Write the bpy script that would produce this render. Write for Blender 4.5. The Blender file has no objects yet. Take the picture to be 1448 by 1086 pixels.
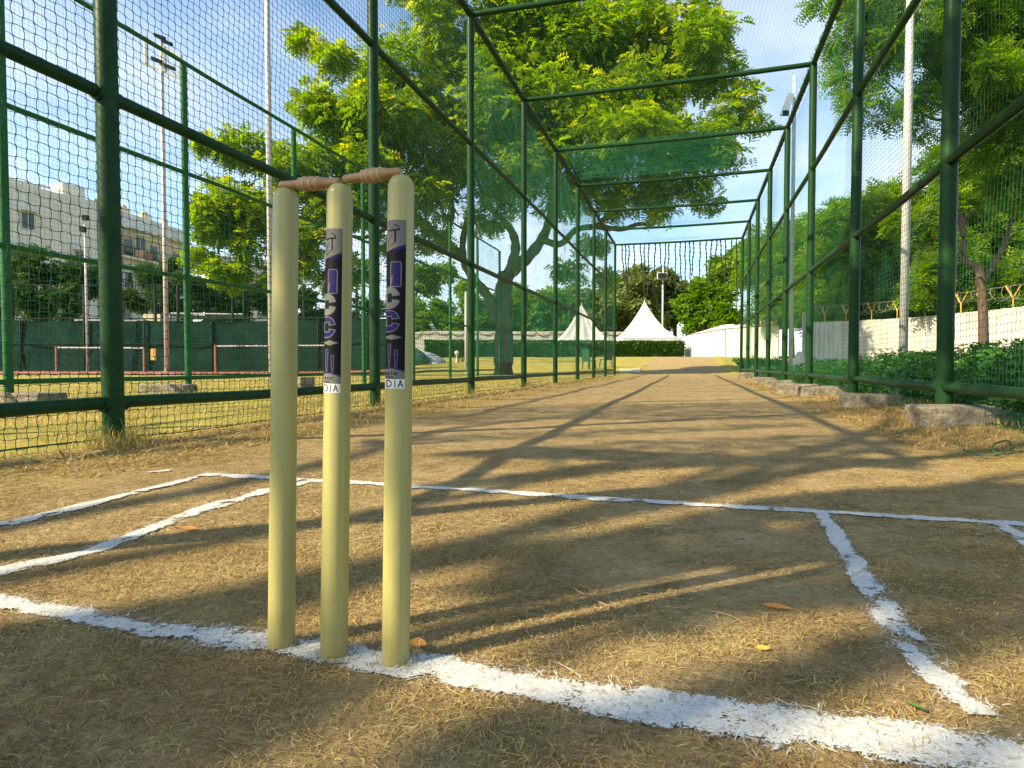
import bpy, math, random
import numpy as np
from math import radians, sin, cos, tan, pi, sqrt, atan2

rng = np.random.default_rng(11)
random.seed(11)
scene = bpy.context.scene
COL = scene.collection

# ------------------------------------------------------------------ camera, sky, sun, exposure
YAW, TILT, FPX, CAMH = radians(16.2), radians(1.78), 870.0, 0.445
cam_d = bpy.data.cameras.new("camera")
cam_d.sensor_width = 36.0
cam_d.lens = FPX / 1448.0 * 36.0
cam_d.clip_start = 0.02
cam_d.clip_end = 2000
cam = bpy.data.objects.new("camera", cam_d)
COL.objects.link(cam)
cam.location = (0, 0, CAMH)
cam.rotation_euler = (pi / 2 - TILT, 0, YAW)
scene.camera = cam

SUN_EL, SUN_AZ = radians(33.5), radians(48.0)      # azimuth the shadows point to, from +Y towards +X
SDIR = np.array([sin(SUN_AZ), cos(SUN_AZ)])        # horizontal direction the light travels
COT = 1 / tan(SUN_EL)
sun_d = bpy.data.lights.new("sun", 'SUN')
sun_d.energy = 5.0
sun_d.angle = radians(0.53)
sun_d.color = (1.0, 0.85, 0.56)
sun = bpy.data.objects.new("sun", sun_d)
COL.objects.link(sun)
sun.rotation_euler = (pi / 2 - SUN_EL, 0, -SUN_AZ)

world = bpy.data.worlds.new("World")
scene.world = world
world.use_nodes = True
wn, wl = world.node_tree.nodes, world.node_tree.links
wn.clear()
w_out = wn.new("ShaderNodeOutputWorld")
w_bg = wn.new("ShaderNodeBackground")
w_bg.inputs["Strength"].default_value = 0.1
w_sky = wn.new("ShaderNodeTexSky")
w_sky.sky_type = 'NISHITA'
w_sky.sun_disc = False
w_sky.sun_elevation = SUN_EL
w_sky.sun_rotation = math.atan2(-SDIR[0], -SDIR[1])
w_sky.air_density = 1.0
w_sky.dust_density = 1.2
w_sky.ozone_density = 1.6
w_tc = wn.new("ShaderNodeTexCoord")
w_map = wn.new("ShaderNodeMapping")
w_map.inputs["Scale"].default_value = (1.0, 1.0, 2.1)
w_map.inputs["Location"].default_value = (0.35, 0.1, 0.2)
w_no = wn.new("ShaderNodeTexNoise")
w_no.inputs["Scale"].default_value = 2.6
w_no.inputs["Detail"].default_value = 7
w_no.inputs["Roughness"].default_value = 0.55
w_r = wn.new("ShaderNodeValToRGB")
w_r.color_ramp.elements[0].position = 0.37
w_r.color_ramp.elements[1].position = 0.64
w_sep = wn.new("ShaderNodeSeparateXYZ")
w_low = wn.new("ShaderNodeMapRange")                # clouds and milkiness gather low in the sky
w_low.inputs["From Min"].default_value = 0.0
w_low.inputs["From Max"].default_value = 0.62
w_low.inputs["To Min"].default_value = 1.0
w_low.inputs["To Max"].default_value = 0.12
w_mul = wn.new("ShaderNodeMath"); w_mul.operation = 'MULTIPLY'
w_mix = wn.new("ShaderNodeMixRGB")
w_mix.inputs["Color2"].default_value = (7.6, 7.7, 7.8, 1)
w_tint = wn.new("ShaderNodeMixRGB"); w_tint.blend_type = 'MULTIPLY'; w_tint.inputs["Fac"].default_value = 1
w_tint.inputs["Color2"].default_value = (1.10, 1.30, 1.36, 1)
wl.new(w_tc.outputs["Generated"], w_map.inputs["Vector"])
wl.new(w_map.outputs["Vector"], w_no.inputs["Vector"])
wl.new(w_no.outputs["Fac"], w_r.inputs["Fac"])
wl.new(w_tc.outputs["Generated"], w_sep.inputs["Vector"])
wl.new(w_sep.outputs["Z"], w_low.inputs["Value"])
wl.new(w_r.outputs["Color"], w_mul.inputs[0])
wl.new(w_low.outputs["Result"], w_mul.inputs[1])
wl.new(w_sky.outputs["Color"], w_tint.inputs["Color1"])
wl.new(w_tint.outputs["Color"], w_mix.inputs["Color1"])
wl.new(w_mul.outputs["Value"], w_mix.inputs["Fac"])
wl.new(w_mix.outputs["Color"], w_bg.inputs["Color"])
wl.new(w_bg.outputs["Background"], w_out.inputs["Surface"])

scene.view_settings.view_transform = 'Standard'
scene.view_settings.look = 'None'
scene.view_settings.gamma = 1.0
scene.view_settings.exposure = 1.12
try:
    scene.cycles.max_bounces = 6
    scene.cycles.transparent_max_bounces = 12
    scene.cycles.use_denoising = True
except Exception:
    pass

# ------------------------------------------------------------------ measuring helpers
def P(px, py, d):
    """world point seen at photo pixel (px, py) at horizontal depth d metres"""
    cx, cy = (px - 724) / FPX, -(py - 543) / FPX
    k = d / (cos(TILT) + cy * sin(TILT))
    lat = cx * k
    return np.array([cos(YAW) * lat - sin(YAW) * d, sin(YAW) * lat + cos(YAW) * d,
                     CAMH + k * (cy * cos(TILT) - sin(TILT))])

def G(px, py):
    """point of the flat ground at photo pixel"""
    cx, cy = (px - 724) / FPX, -(py - 543) / FPX
    k = -CAMH / (cy * cos(TILT) - sin(TILT))
    return P(px, py, k * (cos(TILT) + cy * sin(TILT)))[:2]

def sstep(t):
    t = np.clip(t, 0, 1)
    return t * t * (3 - 2 * t)

def _hash(ix, iy, seed):
    h = (ix * 374761393 + iy * 668265263 + seed * 974711) & 0x7fffffff
    h = ((h ^ (h >> 13)) * 1274126177) & 0x7fffffff
    return ((h ^ (h >> 16)) & 0xffff) / 65535.0

def vnoise(x, y, seed=0):
    x = np.asarray(x, float); y = np.asarray(y, float)
    ix = np.floor(x).astype(np.int64); iy = np.floor(y).astype(np.int64)
    fx = sstep(x - ix); fy = sstep(y - iy)
    a = _hash(ix, iy, seed); b = _hash(ix + 1, iy, seed)
    c = _hash(ix, iy + 1, seed); d = _hash(ix + 1, iy + 1, seed)
    return (a * (1 - fx) + b * fx) * (1 - fy) + (c * (1 - fx) + d * fx) * fy

def gz(x, y):
    x = np.asarray(x, float); y = np.asarray(y, float)
    rise = 1.15 * sstep((y - 27) / 28) * sstep((x + 24 + .35 * (y - 30)) / 8)
    near = 0.006 * (vnoise(x * 5, y * 5, 3) - .5) + 0.016 * (vnoise(x * 1.3, y * 1.3, 5) - .5)
    ridge = 0.03 * np.exp(-((x + 2.75) / .28) ** 2) + 0.04 * np.exp(-((x - 2.05) / .3) ** 2)
    lump = 0.05 * (vnoise(x * .35, y * .35, 8) - .5) * sstep((np.hypot(x, y) - 6) / 8)
    return rise + near + ridge + lump

# ------------------------------------------------------------------ mesh helpers
class MB:
    def __init__(self):
        self.v = []; self.q = []; self.t = []; self.n = 0; self.qm = []; self.tm = []; self.qt = []; self.tt = []
    def add(self, verts, quads=None, tris=None, mat=0, tint=None):
        verts = np.asarray(verts, float).reshape(-1, 3)
        if quads is not None and len(quads):
            q = np.asarray(quads, np.int64).reshape(-1, 4)
            self.q.append(q + self.n)
            self.qm.append(np.broadcast_to(np.asarray(mat, np.int32), (len(q),)))
            self.qt.append(np.broadcast_to(np.asarray(0.5 if tint is None else tint, np.float32), (len(q),)))
        if tris is not None and len(tris):
            t = np.asarray(tris, np.int64).reshape(-1, 3)
            self.t.append(t + self.n)
            self.tm.append(np.broadcast_to(np.asarray(mat, np.int32), (len(t),)))
            self.tt.append(np.broadcast_to(np.asarray(0.5 if tint is None else tint, np.float32), (len(t),)))
        self.v.append(verts); self.n += len(verts)
        return self
    def box(self, lo, hi, mat=0, bev=0.0):
        x0, y0, z0 = lo; x1, y1, z1 = hi
        v = [(x0,y0,z0),(x1,y0,z0),(x1,y1,z0),(x0,y1,z0),(x0,y0,z1),(x1,y0,z1),(x1,y1,z1),(x0,y1,z1)]
        return self.add(v, [(0,3,2,1),(4,5,6,7),(0,1,5,4),(1,2,6,5),(2,3,7,6),(3,0,4,7)], mat=mat)
    def obox(self, c, ux, uy, uz, mat=0):
        """box from centre and three half-axis vectors"""
        c, ux, uy, uz = (np.asarray(a, float) for a in (c, ux, uy, uz))
        v = [c + sx * ux + sy * uy + sz * uz for sz in (-1, 1) for sx, sy in ((-1,-1),(1,-1),(1,1),(-1,1))]
        return self.add(v, [(0,3,2,1),(4,5,6,7),(0,1,5,4),(1,2,6,5),(2,3,7,6),(3,0,4,7)], mat=mat)
    def tube(self, pts, r, sides=8, mat=0, cap=True, tint=None):
        pts = np.asarray(pts, float); n = len(pts)
        r = np.broadcast_to(np.asarray(r, float), (n,))
        tg = np.gradient(pts, axis=0)
        tg /= np.linalg.norm(tg, axis=1)[:, None] + 1e-12
        up = np.array([0, 0, 1.0]) if abs(tg[:, 2]).mean() < .9 else np.array([1.0, 0, 0])
        a = np.cross(tg, up); a /= np.linalg.norm(a, axis=1)[:, None] + 1e-12
        b = np.cross(tg, a)
        th = np.arange(sides) / sides * 2 * pi
        ring = pts[:, None] + r[:, None, None] * (np.cos(th)[None, :, None] * a[:, None] + np.sin(th)[None, :, None] * b[:, None])
        i = np.arange(n - 1)[:, None] * sides; k = np.arange(sides)[None]; k2 = (k + 1) % sides
        q = np.stack([i + k, i + k2, i + sides + k2, i + sides + k], -1).reshape(-1, 4)
        v = ring.reshape(-1, 3)
        tris = None
        if cap:
            v = np.vstack([v, pts[0], pts[-1]])
            m = n * sides
            kk = np.arange(sides); kk2 = (kk + 1) % sides
            tris = np.vstack([np.stack([np.full(sides, m), kk2, kk], -1),
                              np.stack([np.full(sides, m + 1), (n - 1) * sides + kk, (n - 1) * sides + kk2], -1)])
        return self.add(v, q, tris, mat=mat, tint=tint)
    def lathe(self, prof, origin=(0,0,0), axis=None, sides=32, mat=0):
        """prof: (radius, height) pairs along axis"""
        prof = np.asarray(prof, float)
        o = np.asarray(origin, float)
        ax = np.array([0,0,1.0]) if axis is None else np.asarray(axis, float) / np.linalg.norm(axis)
        u = np.cross(ax, [0,1.0,0] if abs(ax[1]) < .9 else [1.0,0,0]); u /= np.linalg.norm(u); w = np.cross(ax, u)
        th = np.arange(sides) / sides * 2 * pi
        ring = o + prof[:, 1][:, None, None] * ax + prof[:, 0][:, None, None] * (np.cos(th)[None, :, None] * u + np.sin(th)[None, :, None] * w)
        n = len(prof)
        i = np.arange(n - 1)[:, None] * sides; k = np.arange(sides)[None]; k2 = (k + 1) % sides
        q = np.stack([i + k, i + k2, i + sides + k2, i + sides + k], -1).reshape(-1, 4)
        return self.add(ring.reshape(-1, 3), q, mat=mat)
    def build(self, name, mats, parent=None, smooth=False, tint=False, angle=None):
        me = bpy.data.meshes.new(name)
        v = np.concatenate(self.v) if self.v else np.zeros((0, 3))
        q = np.concatenate(self.q) if self.q else np.zeros((0, 4), np.int64)
        t = np.concatenate(self.t) if self.t else np.zeros((0, 3), np.int64)
        me.vertices.add(len(v)); me.vertices.foreach_set("co", v.astype(np.float32).ravel())
        nl = q.size + t.size
        me.loops.add(nl)
        me.loops.foreach_set("vertex_index", np.concatenate([q.ravel(), t.ravel()]).astype(np.int32))
        me.polygons.add(len(q) + len(t))
        st = np.concatenate([np.arange(len(q)) * 4, len(q) * 4 + np.arange(len(t)) * 3]).astype(np.int32)
        me.polygons.foreach_set("loop_start", st)
        if not isinstance(mats, (list, tuple)):
            mats = [mats]
        for m in mats:
            me.materials.append(m)
        if len(mats) > 1:
            me.polygons.foreach_set("material_index", np.concatenate(self.qm + self.tm).astype(np.int32))
        if tint:
            at = me.attributes.new("tint", 'FLOAT', 'FACE')
            at.data.foreach_set("value", np.concatenate(self.qt + self.tt).astype(np.float32))
        me.polygons.foreach_set("use_smooth", np.full(len(q) + len(t), bool(smooth)))
        me.update(calc_edges=True)
        if smooth and angle:
            try:
                me.set_sharp_from_angle(angle=radians(angle))
            except Exception:
                pass
        o = bpy.data.objects.new(name, me)
        COL.objects.link(o)
        if parent is not None:
            o.parent = parent
        return o

def tag(o, label=None, cat=None, group=None, kind=None):
    if label: o["label"] = label
    if cat: o["category"] = cat
    if group: o["group"] = group
    if kind: o["kind"] = kind
    return o

def thing(name, label, cat, loc=(0,0,0), group=None):
    o = bpy.data.objects.new(name, None)
    o.empty_display_size = 0.2
    COL.objects.link(o)
    o.location = [float(a) for a in loc]
    return tag(o, label, cat, group)

def local(o, root):
    """mesh built in world coordinates, hung under an empty that stands elsewhere"""
    o.parent = root
    me = o.data
    co = np.empty(len(me.vertices) * 3, np.float32); me.vertices.foreach_get("co", co)
    co = co.reshape(-1, 3) - np.array(root.location, np.float32)
    me.vertices.foreach_set("co", co.ravel()); me.update()
    return o

def under(mb, name, mats, root, **k):
    return local(mb.build(name, mats, **k), root)

def smooth_path(pts, n=6):
    """Catmull-Rom through the points"""
    p = np.asarray(pts, float)
    if len(p) < 3: 
        t = np.linspace(0, 1, n + 1)[:, None]
        return p[0] * (1 - t) + p[-1] * t
    q = np.vstack([2 * p[0] - p[1], p, 2 * p[-1] - p[-2]])
    out = []
    for i in range(1, len(q) - 2):
        for t in np.arange(n) / n:
            a, b, c, d = q[i-1], q[i], q[i+1], q[i+2]
            out.append(.5 * ((2*b) + (-a + c)*t + (2*a - 5*b + 4*c - d)*t*t + (-a + 3*b - 3*c + d)*t**3))
    out.append(p[-1])
    return np.array(out)

# ------------------------------------------------------------------ materials
def nodes_of(m):
    m.use_nodes = True
    nt = m.node_tree
    return nt, nt.nodes, nt.links

def ramp(n, stops):
    r = n.new("ShaderNodeValToRGB")
    e = r.color_ramp.elements
    while len(e) < len(stops): e.new(0.5)
    for el, (p, c) in zip(e, stops):
        el.position = p; el.color = (*c, 1)
    return r

def paint(name, c1, c2=None, rough=.5, scale=8.0, bump=0.0, bscale=60.0, metal=0.0, spec=0.5, detail=5, stretch=(1,1,1), coat=0.0):
    m = bpy.data.materials.new(name)
    nt, n, l = nodes_of(m)
    b = n["Principled BSDF"]
    b.inputs["Roughness"].default_value = rough
    b.inputs["Metallic"].default_value = metal
    b.inputs["Specular IOR Level"].default_value = spec
    if coat: b.inputs["Coat Weight"].default_value = coat; b.inputs["Coat Roughness"].default_value = .15
    tc = n.new("ShaderNodeTexCoord")
    mp = n.new("ShaderNodeMapping"); mp.inputs["Scale"].default_value = stretch
    l.new(tc.outputs["Object"], mp.inputs["Vector"])
    no = n.new("ShaderNodeTexNoise"); no.inputs["Scale"].default_value = scale; no.inputs["Detail"].default_value = detail
    no.inputs["Roughness"].default_value = .6
    l.new(mp.outputs["Vector"], no.inputs["Vector"])
    r = ramp(n, [(.32, c1), (.68, c2 or tuple(min(1, x * 1.25) for x in c1))])
    l.new(no.outputs["Fac"], r.inputs["Fac"])
    l.new(r.outputs["Color"], b.inputs["Base Color"])
    if bump:
        nb = n.new("ShaderNodeTexNoise"); nb.inputs["Scale"].default_value = bscale; nb.inputs["Detail"].default_value = 4
        l.new(mp.outputs["Vector"], nb.inputs["Vector"])
        bp = n.new("ShaderNodeBump"); bp.inputs["Strength"].default_value = bump; bp.inputs["Distance"].default_value = .02
        l.new(nb.outputs["Fac"], bp.inputs["Height"]); l.new(bp.outputs["Normal"], b.inputs["Normal"])
    return m

def leaf_mat(name, stops, trans=.38, rough=.55):
    m = bpy.data.materials.new(name)
    nt, n, l = nodes_of(m)
    b = n["Principled BSDF"]
    b.inputs["Roughness"].default_value = rough
    b.inputs["Specular IOR Level"].default_value = .25
    at = n.new("ShaderNodeAttribute"); at.attribute_name = "tint"
    r = ramp(n, stops)
    l.new(at.outputs["Fac"], r.inputs["Fac"])
    l.new(r.outputs["Color"], b.inputs["Base Color"])
    tr = n.new("ShaderNodeBsdfTranslucent")
    hs = n.new("ShaderNodeHueSaturation"); hs.inputs["Value"].default_value = 1.35; hs.inputs["Saturation"].default_value = 1.1
    l.new(r.outputs["Color"], hs.inputs["Color"]); l.new(hs.outputs["Color"], tr.inputs["Color"])
    mx = n.new("ShaderNodeMixShader"); mx.inputs["Fac"].default_value = trans
    l.new(b.outputs["BSDF"], mx.inputs[1]); l.new(tr.outputs["BSDF"], mx.inputs[2])
    l.new(mx.outputs["Shader"], n["Material Output"].inputs["Surface"])
    return m

M_green = paint("green_enamel", (.008, .033, .010), (.013, .052, .015), rough=.42, scale=14, bump=.10, bscale=30, spec=.12)
def chips(m, scale=38, lo=.70, col=(.10, .055, .025, 1)):
    nt, n, l = nodes_of(m); b = n["Principled BSDF"]
    base = b.inputs["Base Color"].links[0].from_socket
    tc = n.new("ShaderNodeTexCoord"); nz = n.new("ShaderNodeTexNoise")
    nz.inputs["Scale"].default_value = scale; nz.inputs["Detail"].default_value = 5; nz.inputs["Roughness"].default_value = .7
    l.new(tc.outputs["Object"], nz.inputs["Vector"])
    r = ramp(n, [(lo, (0, 0, 0)), (lo + .03, (1, 1, 1))]); l.new(nz.outputs["Fac"], r.inputs["Fac"])
    mx = n.new("ShaderNodeMixRGB"); mx.inputs["Color2"].default_value = col
    l.new(r.outputs["Color"], mx.inputs["Fac"]); l.new(base, mx.inputs["Color1"]); l.new(mx.outputs["Color"], b.inputs["Base Color"])
    return m
chips(M_green)
M_greenlit = paint("green_enamel_sunlit", (.010, .08, .018), (.016, .115, .028), rough=.45, scale=10, bump=.08, spec=.18)  # brighter copy of the green enamel, with sunlight put into its colour
M_net = paint("green_twine", (.004, .050, .022), (.008, .09, .038), rough=.75, scale=3)
M_net2 = paint("emerald_twine", (.003, .085, .036), (.006, .13, .055), rough=.75, scale=3)
M_net3 = paint("bright_emerald_twine", (.003, .155, .072), (.006, .21, .10), rough=.75, scale=3)
M_strap = paint("dark_twine", (.008, .014, .010), (.02, .03, .02), rough=.9, scale=20)
def stump_mat():
    m = paint("stump_paint", (.33, .297, .10), (.39, .352, .13), rough=.36, scale=26, stretch=(3, 3, .12), coat=.12, spec=.35)
    nt, n, l = nodes_of(m); b = n["Principled BSDF"]
    base = b.inputs["Base Color"].links[0].from_socket
    tc = n.new("ShaderNodeTexCoord")
    nz = n.new("ShaderNodeTexNoise"); nz.inputs["Scale"].default_value = 55; nz.inputs["Detail"].default_value = 6; nz.inputs["Roughness"].default_value = .7
    l.new(tc.outputs["Object"], nz.inputs["Vector"])
    sp = ramp(n, [(.66, (0, 0, 0)), (.70, (1, 1, 1))]); l.new(nz.outputs["Fac"], sp.inputs["Fac"])
    sep = n.new("ShaderNodeSeparateXYZ"); l.new(tc.outputs["Object"], sep.inputs["Vector"])
    lo = n.new("ShaderNodeMapRange"); lo.inputs["From Min"].default_value = .0; lo.inputs["From Max"].default_value = .07
    lo.inputs["To Min"].default_value = .62; lo.inputs["To Max"].default_value = 0
    l.new(sep.outputs["Z"], lo.inputs["Value"])
    n2 = n.new("ShaderNodeTexNoise"); n2.inputs["Scale"].default_value = 90; n2.inputs["Detail"].default_value = 5
    l.new(tc.outputs["Object"], n2.inputs["Vector"])
    st = n.new("ShaderNodeMath"); st.operation = 'MULTIPLY'; l.new(lo.outputs["Result"], st.inputs[0]); l.new(n2.outputs["Fac"], st.inputs[1])
    sc = n.new("ShaderNodeMath"); sc.operation = 'MULTIPLY'; sc.inputs[1].default_value = .35; l.new(sp.outputs["Color"], sc.inputs[0])
    ad = n.new("ShaderNodeMath"); ad.operation = 'MAXIMUM'; l.new(st.outputs["Value"], ad.inputs[0]); l.new(sc.outputs["Value"], ad.inputs[1])
    mx = n.new("ShaderNodeMixRGB"); mx.inputs["Color2"].default_value = (.20, .14, .06, 1)
    l.new(ad.outputs["Value"], mx.inputs["Fac"]); l.new(base, mx.inputs["Color1"]); l.new(mx.outputs["Color"], b.inputs["Base Color"])
    n3 = n.new("ShaderNodeTexNoise"); n3.inputs["Scale"].default_value = 34; n3.inputs["Detail"].default_value = 3
    l.new(tc.outputs["Object"], n3.inputs["Vector"])
    bp = n.new("ShaderNodeBump"); bp.inputs["Strength"].default_value = .16; bp.inputs["Distance"].default_value = .006
    l.new(n3.outputs["Fac"], bp.inputs["Height"]); l.new(bp.outputs["Normal"], b.inputs["Normal"])
    return m
M_wood = stump_mat()
M_bail = paint("turned_wood", (.31, .155, .055), (.43, .24, .09), rough=.45, scale=30, stretch=(1,1,1), bump=.05)
M_groove = paint("pale_groove_wood", (.58, .38, .20), (.66, .46, .26), rough=.5, scale=30)
M_conc = paint("weathered_concrete", (.115, .098, .068), (.31, .265, .19), rough=.95, scale=11, bump=1.0, bscale=42, detail=8)
M_white = paint("white_fabric", (.52, .505, .465), (.60, .585, .545), rough=.7, scale=2)
M_whitewall = paint("whitewashed_sheet", (.44, .42, .365), (.56, .545, .50), rough=.6, scale=3, stretch=(1,1,.3))
M_pole = paint("white_painted_steel", (.40, .39, .375), (.52, .51, .50), rough=.4, scale=5)
M_teal = paint("galvanised_grey", (.34, .40, .40), (.45, .5, .5), rough=.5, scale=5)
M_bark = paint("bark_brown", (.035, .025, .018), (.12, .085, .055), rough=.95, scale=5, bump=1.0, bscale=14, stretch=(4,4,.7))
M_bark2 = paint("bark_pale", (.055, .035, .024), (.15, .095, .068), rough=.95, scale=6, bump=.8, bscale=16, stretch=(4,4,.7))
M_screen = paint("green_windscreen", (.008, .025, .020), (.014, .038, .030), rough=.9, spec=.04, scale=1.2, bump=.3, bscale=3)
M_cream = paint("cream_render", (.55, .52, .43), (.70, .67, .59), rough=.9, scale=.9, stretch=(1,1,.22), detail=8)
M_cream2 = paint("pale_render", (.52, .50, .43), (.70, .67, .61), rough=.9, scale=1.0, stretch=(1,1,.22), detail=8)
M_tan = paint("tan_render", (.50, .40, .26), (.58, .47, .32), rough=.9, scale=.6)
M_glass = paint("dark_window_glass", (.02, .028, .035), (.045, .055, .06), rough=.12, scale=1.0)
M_dark = paint("dark_metal", (.010, .012, .011), (.022, .024, .022), rough=.7, scale=3, spec=.1)
M_lamp = paint("lamp_glass", (.7, .7, .68), (.8, .8, .78), rough=.25, scale=3)
M_yellow = paint("yellow_bracket_paint", (.50, .27, .03), (.62, .36, .06), rough=.6, scale=6)
M_wire = paint("rusted_wire", (.24, .23, .19), (.36, .34, .28), rough=.5, metal=.4, scale=20)
M_orange = paint("orange_paint", (.55, .16, .03), (.65, .22, .05), rough=.6, scale=6)
M_track = paint("red_track_rubber", (.26, .06, .035), (.36, .10, .06), rough=.95, scale=.8, detail=8)
M_leafdry = paint("dry_leaf", (.30, .12, .02), (.48, .24, .04), rough=.7, scale=40)
M_leafyel = paint("yellow_leaf", (.55, .38, .04), (.65, .48, .08), rough=.7, scale=40)
M_twig = paint("twig_bark", (.16, .10, .05), (.3, .2, .1), rough=.9, scale=40)
M_chair = paint("green_plastic", (.008, .05, .03), (.014, .07, .04), rough=.4, scale=4)
M_tarp = paint("grey_white_tarp", (.26, .29, .31), (.40, .43, .45), rough=.8, scale=3, bump=.5, bscale=6)
M_gtarp = paint("dark_green_tarp", (.012, .07, .045), (.02, .10, .06), rough=.6, scale=3, bump=.4, bscale=6)
M_rose = paint("laundry_cloth", (.5, .2, .16), (.55, .3, .25), rough=.9, scale=3)
M_brick = paint("terracotta_paint", (.20, .085, .04), (.28, .13, .065), rough=.8, scale=4)

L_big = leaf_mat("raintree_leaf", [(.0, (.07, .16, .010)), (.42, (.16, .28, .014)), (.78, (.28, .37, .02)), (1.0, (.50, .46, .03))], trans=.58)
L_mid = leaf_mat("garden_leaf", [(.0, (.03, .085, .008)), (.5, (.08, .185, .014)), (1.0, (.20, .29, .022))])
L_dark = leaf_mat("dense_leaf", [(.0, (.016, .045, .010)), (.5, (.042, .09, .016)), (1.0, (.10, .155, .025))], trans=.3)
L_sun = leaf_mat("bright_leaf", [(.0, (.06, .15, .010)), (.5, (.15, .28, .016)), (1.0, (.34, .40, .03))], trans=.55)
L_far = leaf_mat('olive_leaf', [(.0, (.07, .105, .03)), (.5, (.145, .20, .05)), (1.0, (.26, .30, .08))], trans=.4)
L_hedge = leaf_mat("hedge_leaf", [(.0, (.024, .075, .010)), (.5, (.055, .14, .016)), (1.0, (.11, .21, .024))], trans=.25)
L_cover = leaf_mat("weed_leaf", [(.0, (.012, .05, .008)), (.5, (.03, .115, .014)), (1.0, (.08, .21, .02))], trans=.3, rough=.4)
L_straw = leaf_mat("straw", [(.0, (.12, .074, .026)), (.35, (.30, .20, .08)), (.7, (.46, .33, .13)), (.92, (.60, .46, .19)), (1.0, (.24, .27, .05))], trans=.2, rough=.75)

# ------------------------------------------------------------------ ground
def axis(fine_lo, fine_hi, step, lo, hi):
    a = list(np.arange(fine_lo, fine_hi + 1e-6, step))
    s = step; x = fine_hi
    while x < hi:
        s *= 1.14; x += s; a.append(x)
    s = step; x = fine_lo; b = []
    while x > lo:
        s *= 1.14; x -= s; b.append(x)
    return np.array(b[::-1] + a)

gx = axis(-4.4, 3.4, .03, -400, 400)
gy = axis(.3, 6.0, .03, -120, 700)
XX, YY = np.meshgrid(gx, gy)
ZZ = gz(XX, YY)
nx, ny = len(gx), len(gy)
ii = np.arange(ny - 1)[:, None] * nx; kk = np.arange(nx - 1)[None]
gq = np.stack([ii + kk, ii + kk + 1, ii + nx + kk + 1, ii + nx + kk], -1).reshape(-1, 4)

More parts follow.
